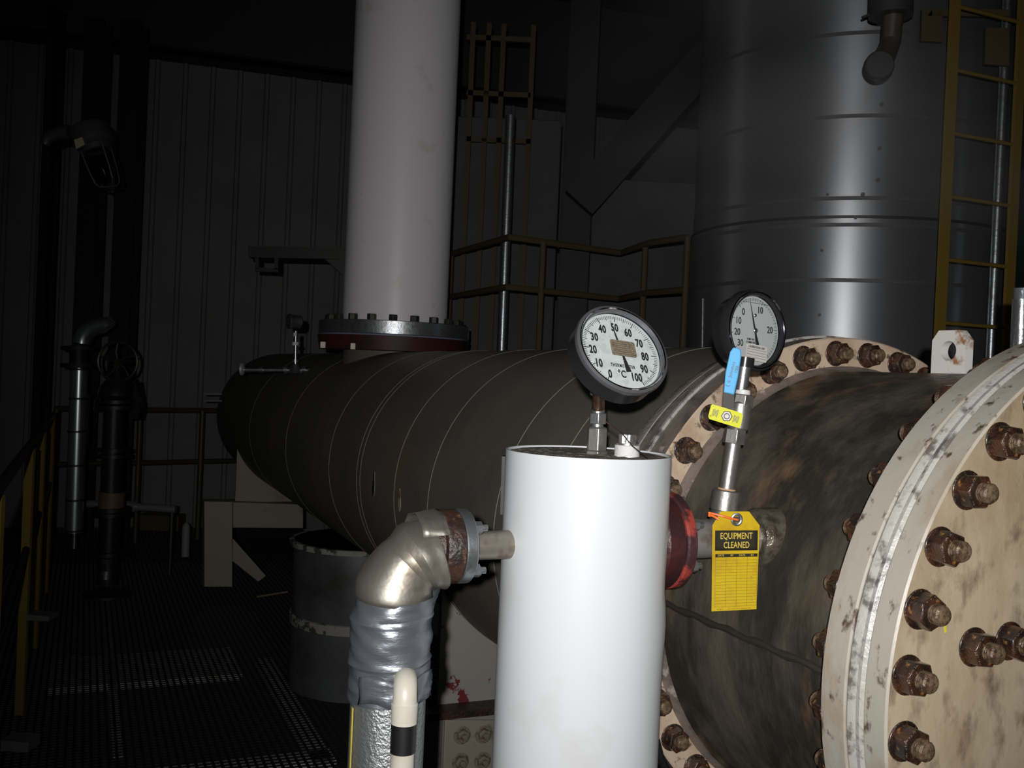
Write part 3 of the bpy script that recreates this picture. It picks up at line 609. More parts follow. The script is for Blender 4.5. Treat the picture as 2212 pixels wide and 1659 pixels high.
so = [fr(1584, 750, .004), fr(1596, 752, .004), fr(1601, 757, .004), fr(1601, 772, .003), fr(1595, 812, .002), fr(1586, 853, .002), fr(1574, 850, .002), fr(1563, 848, .002), fr(1567, 805, .002), fr(1577, 760, .004)]
b = MB(); b.prism(so, -toC * .007); slv = b.build('grip_sleeve', blue, bv, bev=.0022); slv['label'] = 'sky blue vinyl grip sleeve'
gx = (fr(1594, 770) - fr(1574, 848)).normalized(); gz = toC; gy = gz.cross(gx).normalized()
g0 = (fr(1581, 798, .002) + toC * .0022)
textmesh('lettering', 'Jamesbury', .0085, ink, bv, mframe(g0, gx, gy, gz), .85, 0)
textmesh('lettering', '1000', .0080, ink, bv, mframe(g0 - gy * .0085 + gx * .002, gx, gy, gz), .9, 0)
g1 = g0 - gx * .026; b = MB(); b.tube([g1 + gy * .004 - gx * .004, g1 - gx * .006, g1 - gy * .004 - gx * .004], .0005, 5)
for k in range(3): b.bar(g1 + gx * (.001 + .0016 * k) - gy * .003, g1 + gx * (.001 + .0016 * k) + gy * .003, .0006, .0004, up=gz)
b.build('logo', ink, bv)
lq = [fr(1539, 873, .006), fr(1602, 892, .006), fr(1605, 898, .006), fr(1600, 920, .006), fr(1596, 925, .006), fr(1532, 905, .006), fr(1530, 899, .006), fr(1536, 875, .006)]
b = MB(); b.prism(lq, -toC * .001); lb = b.build('label_plate', ylab, bv); lb['label'] = 'yellow instruction label'
lx = (lq[1] - lq[0]).normalized(); lz = toC; ly = lz.cross(lx).normalized(); lc = sum((q for q in lq), V()) / 8 + toC * .0004
b = MB()
for k in range(5):
    for sgn in (-1, 1):
        w_ = .0075 - .0012 * (k % 3)
        x0 = sgn * (.0155 + .0022 * k) ; b.bar(lc + lx * x0 - ly * w_, lc + lx * x0 + ly * w_ * .9, .0011, .0003, up=lz)
b.tube([lc - lx * .0265 - ly * .008 + (lx * cos(a) + ly * sin(a)) * .0016 for a in [i * pi / 4 for i in range(9)]], .0003, 4)
b.build('printed_lines', ink, lb)
b = MB(); q = fr(1570, 899, .0065); b.lathe(q, toC, [(0, .0105), (.006, .0105), (.007, .0095), (.007, .006)], 6); b.cyl(q, q + toC * .012, .0055, 20, bev=.001); b.build('stem_nut', mat('stem_nut_steel', (.20, .19, .18), .5, .6), bv, bev=.0008)
# pressure gauge
pgz = thing('pressure_gauge', RP(845), 'round pressure gauge with black case and white compound dial', 'pressure gauge')
b = MB(); b.cyl(RP(843), RP(793), .0118, 24); b.build('socket', gsteel, pgz)
nG = (EX * .53 + EY * .04 + EZ * .847).normalized(); vG = (EX * .03 + EY * 1 + EZ * -.07); vG = (vG - nG * vG.dot(nG)).normalized(); xG = vG.cross(nG).normalized()
cG = pD(1627.5, 714.5, 1.90); RG = 74.5 * 1.90 / F
b = MB(); RO = RG * 1.17
b.lathe(cG, nG, [(-.046, 0), (-.046, RO * .80), (-.040, RO * .90), (-.012, RO * .95), (-.010, RO * 1.02), (.006, RO * 1.02), (.011, RO * .98), (.011, RG * 1.03), (.004, RG)], 96, cap=False, mi=[0] * 9); b.build('case', mat('gauge_case_black', (.02, .02, .022), .25, .2), pgz)
b = MB(); b.lathe(cG, nG, [(.0105, RO * .975), (.0135, RO * .955), (.0125, RO * .93), (.0105, RO * .93)], 96, cap=False); b.build('bezel_ring', mat('dark_chrome', (.45, .45, .5), .12, 1.), pgz)
b = MB(); b.cyl(RP(793), RP(772) , .017, 24); b.build('case_boss', mat('gauge_case_black', (.02, .02, .022), .25, .2), pgz)
b = MB(); b.lathe(cG, nG, [(0, 0), (0, RG * 1.01), (-.003, RG * 1.01)], 96, cap=False); b.build('dial_face', dialg, pgz)
MG = mframe(cG + nG * .0008, xG, vG, nG)
def pa_(v): return -40 + v * 6.2 if v >= 0 else -40 + v * 2.9
b = MB()
for v_ in [i for i in range(0, 31)] + [i + .5 for i in range(0, 30)]:
    s1, c1 = dirv(pa_(v_)); r0, wd = (.83, .0011) if v_ % 10 == 0 else ((.86, .0008) if v_ == int(v_) else (.89, .0005))
    b.bar(MG @ V((s1 * RG * r0, c1 * RG * r0, 0)), MG @ V((s1 * RG * .955, c1 * RG * .955, 0)), wd, .0004, up=nG)
for v_ in range(1, 31):
    s1, c1 = dirv(pa_(-v_)); r0, wd = (.83, .001) if v_ % 10 == 0 else (.89, .0007)
    b.bar(MG @ V((s1 * RG * r0, c1 * RG * r0, 0)), MG @ V((s1 * RG * .955, c1 * RG * .955, 0)), wd, .0004, up=nG)
b.bar(MG @ V((-RG * .42, RG * .82, 0)), MG @ V((RG * .62, RG * .80, 0)), .0007, .0004, up=nG)
b.build('scale_marks', ink, pgz)
for v_ in (-30, -20, -10, 0, 10, 20, 30):
    s1, c1 = dirv(pa_(v_)); textmesh('number', str(abs(v_)), RG * .28, ink, pgz, MG @ Matrix.Translation((s1 * RG * .66, c1 * RG * .66, 0)), .85, .0001)
for k, tx in enumerate(('TUBE 316', 'CONN 316')): textmesh('lettering', tx, RG * .085, ink, pgz, MG @ Matrix.Translation((-RG * .12, -RG * (.26 + .09 * k), 0)), .85, 0)
s1, c1 = -.245, .97; dn = V((s1, c1, 0)); pn = V((c1, -s1, 0)); M2 = mframe(cG + nG * .004, xG, vG, nG)
b = MB(); b.prism([M2 @ q for q in (dn * RG * .88, dn * RG * .1 + pn * RG * .03, dn * -RG * .05 + pn * RG * .035, dn * -RG * .12 + pn * RG * .03, dn * -RG * .42 + pn * RG * .07, dn * -RG * .42 - pn * RG * .07, dn * -RG * .12 - pn * RG * .03, dn * RG * .1 - pn * RG * .03)], nG * .0008); b.build('needle', ink, pgz)
b = MB(); b.cyl(M2 @ V((0, 0, 0)), M2 @ V((0, 0, .0035)), RG * .075, 20, bev=.001); b.build('needle_hub', gsteel, pgz)
b = MB(); b.cyl(MG @ V((RG * .03, RG * .45, 0)), MG @ V((RG * .03, RG * .45, .003)), RG * .05, 16, bev=.0008); b.build('screw', gsteel, pgz)
b = MB(); b.lathe(cG, nG, [(.010, 0), (.010, RG * 1.02), (.009, RG * 1.02), (.009, 0)], 64, cap=False); b.build('glass', glassm, pgz)
M3 = mframe(cG + nG * .0108, xG, vG, nG); cx_, cy_ = -.0025, -RG * .66; sw, sh = RG * .42, RG * .235
T3 = M3 @ Matrix.Translation((cx_, cy_, 0)) @ Matrix.Rotation(-.07, 4, 'Z')
b = MB(); b.prism([T3 @ q for q in rrect(sw, sh, .003)], nG * .0005); o = b.build('calibration_label', stickw, pgz); o['label'] = 'pale calibration sticker on the glass'
b = MB()
for k in range(4): b.bar(T3 @ V((-sw * .9, sh * (.35 - .33 * k), .0007)), T3 @ V((sw * .9, sh * (.35 - .33 * k), .0007)), .0005, .0003, up=nG)
b.build('printed_lines', ink, o)
textmesh('lettering', 'CALIBRATION CERT', RG * .085, ink, pgz, T3 @ Matrix.Translation((0, sh * .66, .0006)), .85, 0)

# ================================================================== TAG
TD = 1.80; tg = thing('equipment_tag', pD(1588, 1122, TD), 'yellow cardboard tag reading equipment cleaned hanging on the riser pipe', 'tag')
def tp(x_, y_, off=0.):
    bend = .004 * sin((y_ - 1105) / 215 * pi); return pD(x_, y_, TD + bend - off)
sxn = []
cor = [(1539, 1135), (1557, 1105), (1618, 1105), (1641, 1135)]
def edge(y_): k_ = (y_ - 1135) / 185; return 1539 + (1537 - 1539) * k_, 1641 + (1634 - 1641) * k_
cols = 10; rows = [1105, 1115, 1125, 1135] + [1135 + 18.6 * k for k in range(1, 11)]
b = MB(); vs = []
for y_ in rows:
    l_, r_ = edge(max(y_, 1135))
    if y_ < 1135: k_ = (1135 - y_) / 30; l_ += 18 * k_; r_ -= 23 * k_
    for i in range(cols + 1): x_ = l_ + (r_ - l_) * i / cols; vs.append(tp(x_, y_ - (i / cols) * 5 * max(0, (y_ - 1135) / 185)))
nb = len(vs); vs += [v + V((0, .0006, 0)) for v in vs]; fs = []
W_ = cols + 1
for r_ in range(len(rows) - 1):
    for i in range(cols): q = (r_ * W_ + i, r_ * W_ + i + 1, (r_ + 1) * W_ + i + 1, (r_ + 1) * W_ + i); fs += [q, tuple(nb + k_ for k_ in q[::-1])]
b.add(vs, fs); b.build('card', tagy, tg)
def tq(x_, y_, off): k_ = max(0, (y_ - 1135) / 185); l_, r_ = edge(max(y_, 1135)); return tp(x_ + (l_ - 1539) , y_ - (x_ - 1539) / 100 * 5 * k_ + (0), off)
def patch(x0, y0, x1, y1, off, m_, name, nx=8, ny=4):
    b = MB(); vs = [tq(x0 + (x1 - x0) * i / nx, y0 + (y1 - y0) * j / ny, off) for j in range(ny + 1) for i in range(nx + 1)]
    b.add(vs, [(j * (nx + 1) + i, j * (nx + 1) + i + 1, (j + 1) * (nx + 1) + i + 1, (j + 1) * (nx + 1) + i) for j in range(ny) for i in range(nx)]); o = b.build(name, m_, tg); md = o.modifiers.new('t', 'SOLIDIFY'); md.thickness = .0002; md.offset = 1; return o
patch(1545, 1146, 1637, 1190, .0009, tagk, 'header_panel'); patch(1546, 1197, 1637, 1204, .0009, tagk, 'header_strip')
pm = TD / F
def tt(txt, x_, y_, size, m_, sx, bold=0): textmesh('lettering', txt, size * pm, m_, tg, mframe(tq(x_, y_, .0018), (tq(x_ + 10, y_, 0) - tq(x_, y_, 0)).normalized(), (tq(x_, y_ - 5, 0) - tq(x_, y_, 0)).normalized(), -FX), sx, bold, depth=.0001)
tt('EQUIPMENT', 1591, 1158.5, 19.5, tagt, .66, .00012); tt('CLEANED', 1591.5, 1178.5, 19.5, tagt, .66, .00012)
for x_, s_t in ((1558, 'DATE'), (1582, 'BY'), (1604, 'DATE'), (1626, 'BY')): tt(s_t, x_, 1200.5, 6.2, tagt, .9)
b = MB()
def ln_(x0, y0, x1, y1, w_=.0005):
    n = 6; b.tube([tq(x0 + (x1 - x0) * i / n, y0 + (y1 - y0) * i / n, .0004) for i in range(n + 1)], w_ * .5, 4)
for k in range(17): y_ = 1204 + (1312 - 1204) * k / 16; ln_(1546, y_, 1636, y_)
for x_ in (1546, 1569, 1592, 1615, 1636): ln_(x_, 1204, x_, 1312)
x_ = 1551
while x_ < 1628:
    ln_(x_, 1317.5, x_ + 3 * random.random() + 1, 1317.5, .0009); x_ += 5 if x_ != 1561 else 12
b.build('form_lines', tagl, tg)
gc = tq(1591.5, 1122, .0008)
b = MB(); ring = []
for k in range(25):
    a = 2 * pi * k / 24; ring.append(gc + RX * cos(a) * .0082 + UX * sin(a) * .0095)
b.tube(ring, .0031, 8, cap=False); b.build('grommet', gsteel, tg)['label'] = 'round steel eyelet'
b = MB(); b.cyl(gc + FX * .0002, gc - FX * .001, .0055, 20); b.build('eyelet_hole', blacks, tg)
b = MB(); z0 = [gc + FX * .006, gc - FX * .006, pD(1576, 1119, TD - .012), pD(1556, 1113.5, TD - .010), pD(1538, 1109, TD - .004), pD(1532, 1108, TD + .01)]
b.tube(z0, .0021, 8); b.box(pD(1532, 1110.5, TD - .002), RX * .0022, FX * .004, UX * .0042); b.tube([pD(1533, 1112, TD - .005), pD(1545, 1117, TD - .012), pD(1552, 1122, TD - .014)], .0024, 8)
b.build('cable_tie', orange, tg)['label'] = 'orange plastic cable tie'

# ================================================================== TANK AT RIGHT
TDst = 5.0; TR = .87
v0 = ray(1818, 700); v0 = V((v0.x, v0.y, 0)).normalized(); tkc = v0 * (TDst + TR + .1)
tk = thing('silver_tank', tkc, 'tall round silver clad tank behind the gauges at right', 'tank')
zs_ = CAMZ + (846 - 488) / F * 5.05
b = MB(); b.lathe(tkc, Z, [(0, TR), (zs_, TR), (zs_ + .004, TR - .004), (zs_ + .006, TR - .012), (ztop + 1.2, TR - .012)], 160, cap=False); b.build('cladding', tankm, tk)
b = MB(); b.lathe(tkc, Z, [(zs_ - .004, TR), (zs_ - .003, TR + .004), (zs_ + .010, TR + .004), (zs_ + .011, TR - .012)], 160, cap=False); b.build('lap_seam', dsteel, tk)
for y_ in (105, 277, 447, 503, 618):
    z_ = CAMZ + (846 - y_) / F * 5.05; R_ = TR if z_ < zs_ else TR - .012
    b = MB(); b.lathe(tkc, Z, [(z_ - .010, R_ - .001), (z_ - .009, R_ + .002), (z_ + .009, R_ + .002), (z_ + .010, R_ - .001)], 160, cap=False); b.build('strap_band', bandm, tk)
for (x_, y_) in ((1905, 225), (1900, 320), (1897, 388), (1864, 420), (1775, 541), (1770, 680), (1848, 470), (1787, 420)):
    v = ray(x_, y_); vv = V((v.x, v.y, 0)); a_ = vv.dot(vv); bb = -2 * vv.dot(tkc); cc = tkc.dot(tkc) - (TR + .001) ** 2; s1 = (-bb - math.sqrt(bb * bb - 4 * a_ * cc)) / 2 / a_
    p = v * s1 + V((0, 0, CAMZ)); nr = (p - tkc); nr.z = 0; nr.normalize()
    b = MB(); b.cyl(p - nr * .004, p + nr * .003, .007 + .004 * random.random(), 8); b.build('dent', bandm, tk)
# ladder
ldl = pD(2040, 500, 4.45); ldr = pD(2186, 500, 4.62)
ld = thing('fixed_ladder', V((ldl.x, ldl.y, 0)), 'yellow fixed ladder standing in front of the silver tank', 'ladder')
lv = V((ldr.x - ldl.x, ldr.y - ldl.y, 0)); lz_ = lv.normalized(); lnr = V((-lz_.y, lz_.x, 0))
for q in (V((ldl.x, ldl.y, 0)), V((ldr.x, ldr.y, 0))):
    b = MB(); b.box(q + Z * 2.4, lz_ * .027, lnr * .008, Z * 2.4); b.build('side_rail', yellow, ld)
z_ = pD(2040, 560, 4.45).z - 1.8 * 1; stp = (pD(2040, 423, 4.45).z - pD(2040, 560, 4.45).z)
z_ = pD(2040, 560, 4.45).z - 6 * stp
while z_ < 4.6:
    if z_ > .1: b = MB(); q = V((ldl.x, ldl.y, z_)); b.cyl(q, q + lv, .009, 12); b.build('rung', yellow, ld)
    z_ += stp
p_ = pD(2162, 300, 4.79); b = MB(); b.cyl(V((p_.x, p_.y, .0)), V((p_.x, p_.y, 4.6)), .024, 24); tag(b.build('conduit_pipe', gsteel), 'shiny thin vertical pipe between the ladder rails', 'pipe')
# yellow panels up by the ladder
b = MB(); b.prism([pD(1992, 20, 4.72), pD(2036, 20, 4.72), pD(2036, 90, 4.72), pD(1990, 88, 4.72)], V((0, .02, 0))); b.prism([pD(2130, 60, 4.72), pD(2180, 60, 4.72), pD(2180, 142, 4.72), pD(2128, 138, 4.72)], V((0, .02, 0)))
b.prism([pD(1992, 20, 4.72), pD(2180, 20, 4.72), pD(2180, 34, 4.72), pD(1992, 34, 4.72)], V((0, .02, 0)))
tag(b.build('ladder_bracket_plate', dyellow), 'dull yellow plate bracket joining the ladder top to the tank', 'bracket')
# dark pipe with round cap hanging top right
hp = thing('hanging_pipe', pD(1900, 142, 4.3), 'dark pipe hanging from above with a round knob end in front of the tank', 'pipe')
b = MB(); pts = [pD(1932, -260, 4.4), pD(1930, 20, 4.4), pD(1924, 90, 4.4), pD(1913, 118, 4.36), pD(1900, 138, 4.26)]; b.tube(pts, [.046, .046, .044, .046, .05], 24); b.build('pipe', mat('dull_pipe', (.16, .14, .12), .4, .5), hp)
b = MB(); q = pD(1899, 142, 4.20); b.lathe(q, V((-.1, -1, 0)), [(-.05, .05), (-.02, .061), (.012, .061), (.02, .055), (.022, 0)], 32, cap=False); b.build('round_cap', mat('dull_pipe_cap', (.045, .042, .04), .6), hp)
b = MB(); b.cyl(pD(1925, -30, 4.4), pD(1924, 36, 4.4), .095, 24); b.bar(pD(1862, 38, 4.4), pD(1892, 26, 4.4), .01); b.build('clamp_block', mat('dull_pipe_cap', (.045, .042, .04), .6), hp)
# near threaded pipe at right edge
q0 = pD(2204, 760, 2.35); q1 = pD(2209, 615, 2.35)
tpz = thing('threaded_pipe', q0, 'bright threaded steel pipe end standing behind the big flange at the right edge', 'pipe')
b = MB(); b.cyl(q0 - Z * .12, q0 + (q1 - q0) * .78, .0215, 28); b.build('pipe', mat('bright_galv', (.62, .64, .66), .25, .9, bump=.15, bscale=50), tpz)
b = MB(); L1 = (q1 - q0).length; prf = [(L1 * .77, .0205)]
for k in range(9): prf += [(L1 * .78 + k * .0032, .0215), (L1 * .78 + k * .0032 + .0016, .0195)]
b.lathe(q0, q1 - q0, prf, 28); b.build('thread', mat('bright_galv', (.62, .64, .66), .25, .9), tpz)
# ================================================================== MIDDLE BACKGROUND
def zrel(y, x, dep): return pD(x, y, dep).z
def rail(name, pts, posts, heights, m_, label, cat, base, r=.021, group=None):
    root = thing(name, V((pts[0].x, pts[0].y, base)), label, cat, group)
    for h in heights:
        b = MB(); b.tube([V((p.x, p.y, h)) for p in pts], r, 10); b.build('rail', m_, root)
    for p in posts: b = MB(); b.cyl(V((p.x, p.y, base)), V((p.x, p.y, max(heights))), r * 1.02, 10); b.build('post', m_, root)
    return root
cp = [pD(975, 550, 7.55), pD(1100, 512, 6.5), pD(1340, 543, 7.05), pD(1400, 521, 6.5), pD(1486, 508, 6.16)]
hh = [cp[1].z, pD(1100, 620, 6.5).z]
rail('guard_railing', cp, [pD(1170, 600, 6.66), pD(1391, 600, 6.58), cp[0], cp[4]], hh, dyellow, 'dull yellow railing zigzagging high between the white pipe and the tank', 'railing', CAMZ + .05)
b = MB(); pl_ = [V((p.x, p.y, CAMZ + .0)) for p in cp] + [V((p.x, 7.9, CAMZ)) for p in cp[::-1]]; b.prism(pl_, V((0, 0, .05))); tag(b.build('platform_deck', dsteel), 'dark platform deck carrying the dull yellow railing', 'platform')
# grey casing and column
def boxD(x0, y0, x1, y1, dep, th_, m_, name, label, cat, zlo=None):
    q = [pD(x0, y0, dep), pD(x1, y0 + (x1 - x0) * .044, dep)]
    z0_ = pD((x0 + x1) / 2, y1, dep).z if zlo is None else zlo
    b = MB(); zt_ = q[0].z; p0_, p1_ = V((q[0].x, q[0].y, 0)), V((q[1].x, q[1].y, 0)); w_ = (p1_ - p0_); nn_ = V((0, 1, 0))
    b.prism([p0_ + Z * z0_, p1_ + Z * z0_, p1_ + Z * zt_, p0_ + Z * zt_], nn_ * th_); return tag(b.build(name, m_, bev=.01), label, cat)
boxD(985, 250, 1214, 0, 8.3, .7, greym, 'grey_casing', 'tall flat grey casing behind the railing just right of the white pipe', 'casing', 0)
boxD(1282, 385, 1520, 0, 8.0, .7, greym, 'grey_casing', 'squat dark grey casing behind the railing left of the silver tank', 'casing', 0)
q0, q1 = pD(1216, 430, 7.4), pD(1278, 430, 7.4)
b = MB(); x0_, x1_, yy = q0.x, q1.x, q0.y
b.box(V(((x0_ + x1_) / 2, yy, 2.4)), V(((x1_ - x0_) / 2, 0, 0)), V((0, .01, 0)), Z * 2.4); b.box(V(((x0_ + x1_) / 2, yy + .1, 2.4)), V((.008, 0, 0)), V((0, .1, 0)), Z * 2.4); b.box(V(((x0_ + x1_) / 2, yy + .2, 2.4)), V(((x1_ - x0_) / 2, 0, 0)), V((0, .01, 0)), Z * 2.4)
tag(b.build('steel_column', blacks), 'black steel column between the two grey casings', 'column')
b = MB(); b.bar(pD(1250, 440, 7.32), pD(1560, 90, 7.32), .26, .12, up=V((0, 1, 0))); tag(b.build('diagonal_brace', blacks), 'black diagonal brace rising right from the steel column', 'brace')
b = MB(); b.cyl(pD(1083, 770, 6.9), pD(1103, 250, 6.9), .035, 16); tag(b.build('conduit_pipe', gsteel), 'thin grey vertical pipe behind the high yellow railing', 'pipe')
cg = thing('caged_ladder', pD(1015, 350, 7.9), 'faint yellow caged ladder right beside the white pipe near the roof', 'ladder')
for x_ in (1012, 1046, 1078, 1142):
    b = MB(); q = pD(x_, 300, 7.9); b.box(V((q.x, q.y, 3.2)), V((.02, 0, 0)), V((0, .006, 0)), Z * 1.5); b.build('bar', dyellow, cg)
for y_ in (80, 200, 300):
    b = MB(); q = pD(1008, y_, 7.9); q2 = pD(1146, y_ + 6, 7.9); b.bar(q, q2, .012, .04, up=Z); b.build('hoop', dyellow, cg)
b = MB(); b.cyl(pD(1517, 800, 4.72), pD(1519, 645, 4.72), .006, 8); tag(b.build('thin_rod', gsteel), 'very thin grey rod left of the pressure gauge in front of the tank', 'rod')
# bracket beam left of white pipe
bb_ = thing('bracket_beam', pD(640, 560, 7.6), 'dark bracket beam sticking out left of the white pipe', 'bracket')
b = MB(); b.prism([pD(535, 531, 7.6), pD(760, 535, 7.6), pD(760, 560, 7.6), pD(537, 556, 7.6)], V((0, .12, 0))); b.build('beam', dsteel, bb_)
b = MB(); b.prism([pD(702, 560, 7.6), pD(760, 560, 7.6), pD(760, 620, 7.6), pD(736, 590, 7.6)], V((0, .02, 0))); b.build('gusset', dsteel, bb_)
b = MB(); b.bar(pD(556, 558, 7.6), pD(556, 582, 7.6), .03); b.bar(pD(598, 558, 7.6), pD(598, 582, 7.6), .03); b.bar(pD(552, 582, 7.6), pD(602, 584, 7.6), .03); b.build('hanger', dsteel, bb_)
# instruments on the far part of the vessel
ig = thing('small_gauge_assembly', pT(635, 800, 6.75), 'small chrome gauge and tee piping on top of the dark vessel', 'gauge')
dI = 6.45
b = MB(); b.cyl(pD(523, 799, dI), pD(715, 800, dI), .014, 14); b.build('branch_pipe', gsteel, ig)
b = MB(); b.lathe(pD(517, 797, dI), V((1, 0, 0)), [(0, 0), (.004, .028), (.012, .042), (.024, .042), (.032, .03), (.034, 0)], 24, cap=False); b.build('end_disc', mat('bright_disc', (.85, .87, .9), .4, .7), ig)['label'] = 'bright end disc'
for x_, r_ in ((565, .022), (618, .028), (657, .022), (703, .022)): b = MB(); b.cyl(pD(x_ - 4, 799, dI), pD(x_ + 4, 799, dI), r_, 16); b.build('fitting', gsteel, ig)
b = MB(); b.lathe(pD(638, 806, dI), Z, [(0, .05), (.03, .03), (.06, .018)], 16); b.cyl(pD(638, 800, dI), pD(639, 715, dI), .012, 14); b.build('riser', gsteel, ig)
for y_, r_, m_ in ((779, .022, steel), (742, .022, ptfe), (722, .014, ptfe)): b = MB(); b.cyl(pD(638, y_ + 4, dI), pD(638, y_ - 3, dI), r_, 16); b.build('fitting', m_, ig)
b = MB(); q = pD(636, 695, dI); b.lathe(q, V((-.75, -.45, 0)), [(-.05, 0), (-.05, .03), (-.04, .042), (.02, .045), (.03, .05), (.04, .05), (.042, 0)], 28, cap=False); b.build('gauge_case', gsteel, ig)
b = MB(); b.bar(pD(440, 851, 8.8), pD(480, 851, 8.8), .02); b.bar(pD(440, 866, 8.8), pD(480, 866, 8.8), .014); tag(b.build('drain_stub', gsteel), 'tiny pale stub at the far left end of the dark vessel', 'pipe')

# ================================================================== STEAM
b = MB(); sv = [pD(x_, y_, d_) for d_ in (2.9, 4.1) for x_, y_ in ((1120, 640), (2330, 640), (2330, -60), (1120, -60))]
b.add(sv, [(0, 1, 2, 3), (7, 6, 5, 4), (0, 4, 5, 1), (1, 5, 6, 2), (2, 6, 7, 3), (3, 7, 4, 0)])
vm = bpy.data.materials.new('drifting_steam'); vm.use_nodes = True; nt = vm.node_tree; nt.nodes.clear(); nn = nt.nodes.new; L = nt.links.new
out = nn('ShaderNodeOutputMaterial'); vs_ = nn('ShaderNodeVolumeScatter'); tc = nn('ShaderNodeTexCoord'); mp = nn('ShaderNodeMapping'); mp.inputs['Rotation'].default_value = (0, radians(38), 0); mp.inputs['Scale'].default_value = (.45, 1., 1.5)
nz = nn('ShaderNodeTexNoise'); nz.inputs['Scale'].default_value = 1.5; nz.inputs['Detail'].default_value = 2; nz.inputs['Distortion'].default_value = .4
mr = nn('ShaderNodeMapRange'); mr.inputs['From Min'].default_value = .40; mr.inputs['From Max'].default_value = .68; mr.inputs['To Min'].default_value = .0; mr.inputs['To Max'].default_value = STEAM
vs_.inputs['Color'].default_value = (.93, .97, 1, 1)
L(tc.outputs['Object'], mp.inputs[0]); L(mp.outputs[0], nz.inputs['Vector']); L(nz.outputs['Fac'], mr.inputs['Value'])
m2 = nn('ShaderNodeMapping'); ctr = sum(sv, V()) / 8; ctr.z = (max(v.z for v in sv) + min(v.z for v in sv)) / 2; off_z = min(v.z for v in sv); 
hx_, hy_, hz_ = [(max(v[i] for v in sv) - min(v[i] for v in sv)) / 2 for i in range(3)]
m2.inputs['Location'].default_value = (0, 0, -.90); m2.inputs['Scale'].default_value = (.92 / hx_, 1.1 / hy_, .9 / hz_)
gr = nn('ShaderNodeTexGradient'); gr.gradient_type = 'QUADRATIC_SPHERE'; mu = nn('ShaderNodeMath'); mu.operation = 'MULTIPLY'
L(tc.outputs['Object'], m2.inputs[0]); L(m2.outputs[0], gr.inputs[0]); L(gr.outputs['Fac'], mu.inputs[0]); L(mr.outputs[0], mu.inputs[1]); L(mu.outputs[0], vs_.inputs['Density']); L(vs_.outputs[0], out.inputs['Volume'])
tag(b.build('steam', vm, smooth=False), 'thin drifting steam haze in the air before the silver tank', 'steam', kind='stuff')
# ================================================================== LEFT BACKGROUND
def column(xa, xb, ya, dep, label):
    q0, q1 = pD(xa, ya, dep), pD(xb, ya, dep); w2 = (q1.x - q0.x) / 2; c = V(((q0.x + q1.x) / 2, q0.y, 0)); h = (ztop) / 2
    b = MB(); b.box(c + Z * h, V((w2, 0, 0)), V((0, .01, 0)), Z * h); b.box(c + Z * h + V((0, .1, 0)), V((.008, 0, 0)), V((0, .1, 0)), Z * h); b.box(c + Z * h + V((0, .2, 0)), V((w2, 0, 0)), V((0, .01, 0)), Z * h)
    return tag(b.build('steel_column', blacks), label, 'column', None)
column(170, 212, 400, 9.9, 'black steel column behind the wall light at far left'); column(248, 292, 400, 9.9, 'black steel column right of the wall light at far left')
column(88, 106, 400, 9.6, 'slimmer black steel column, leftmost against the siding')
# wall light
wl = thing('caged_wall_light', pD(200, 285, 6.6), 'dim caged industrial light tilted on its bracket at upper left', 'lamp')
dW = 6.6
ax = (pD(236, 405, dW) - pD(196, 290, dW)).normalized(); wb_ = pD(196, 290, dW)
lg = mat('lamp_grey', (.10, .105, .105), .4, .4)
b = MB(); b.lathe(wb_, ax, [(-.06, 0), (-.058, .115), (-.03, .13), (.06, .13), (.075, .118), (.085, .10), (.12, .10), (.125, .085)], 32, cap=False); b.build('housing', lg, wl)
b = MB(); b.tube([pD(150, 285, dW), pD(125, 288, dW), pD(103, 298, dW), pD(97, 312, dW)], [.05, .045, .04, .035], 16); b.build('bracket_arm', lg, wl)
b = MB(); b.prism([pD(160, 302, dW - .14), pD(177, 296, dW - .14), pD(183, 312, dW - .14), pD(164, 322, dW - .14)], V((0, .01, 0))); b.build('rating_plate', mat('pale_plate', (.45, .42, .26), .5), wl)['label'] = 'small pale rating plate'
b = MB(); b.lathe(wb_ + ax * .12, ax, [(0, .078), (.12, .074), (.20, .06), (.225, .03), (.23, 0)], 28, cap=False); b.build('glass_globe', clearglass('lamp_glass', tint=(.55, .6, .6)), wl)
s0, s1_, _ = frame(ax)
for k in range(4):
    a = pi / 4 + k * pi / 2; dr_ = s0 * cos(a) + s1_ * sin(a)
    b = MB(); b.tube([wb_ + ax * .11 + dr_ * .105, wb_ + ax * .25 + dr_ * .098, wb_ + ax * .34 + dr_ * .085, wb_ + ax * .365 + dr_ * .06, wb_ + ax * .37 + dr_ * .0], .006, 8); b.build('cage_wire', lg, wl)
# silver banded pipe with elbow
dP = 8.1
sp_ = thing('banded_silver_pipe', pD(160, 1160, dP), 'slim silver clad pipe with bands and a bright elbow at far left', 'insulated pipe')
sil = mat('silver_cladding', (.60, .64, .66), .30, .9)
b = MB(); b.cyl(pD(160, 1150, dP), pD(171, 795, dP), .068, 28); b.build('cladding', sil, sp_)
for y_, x_ in ((798, 171), (861, 169), (932, 166), (1005, 164), (1080, 162), (1146, 160)):
    b = MB(); b.cyl(pD(x_, y_ - 2.2, dP), pD(x_, y_ + 2.2, dP), .073, 28); b.build('band', dsteel, sp_)
b = MB(); c0 = pD(228, 744, dP); Re = 52 * dP / F
b.tube([pD(234, 708, dP)] + [c0 + V((-cos(a) * Re, 0, sin(a) * Re * .8)) for a in [radians(x_) for x_ in range(90, -1, -10)]], .070, 24); b.build('elbow', sil, sp_)
b = MB(); b.cyl(pD(171, 746, dP), pD(170, 794, dP), .075, 24); b.cyl(pD(171, 748, dP), pD(171, 757, dP), .14, 24); b.cyl(pD(170, 785, dP), pD(170, 794, dP), .14, 24); b.build('flange_pair', blacks, sp_)
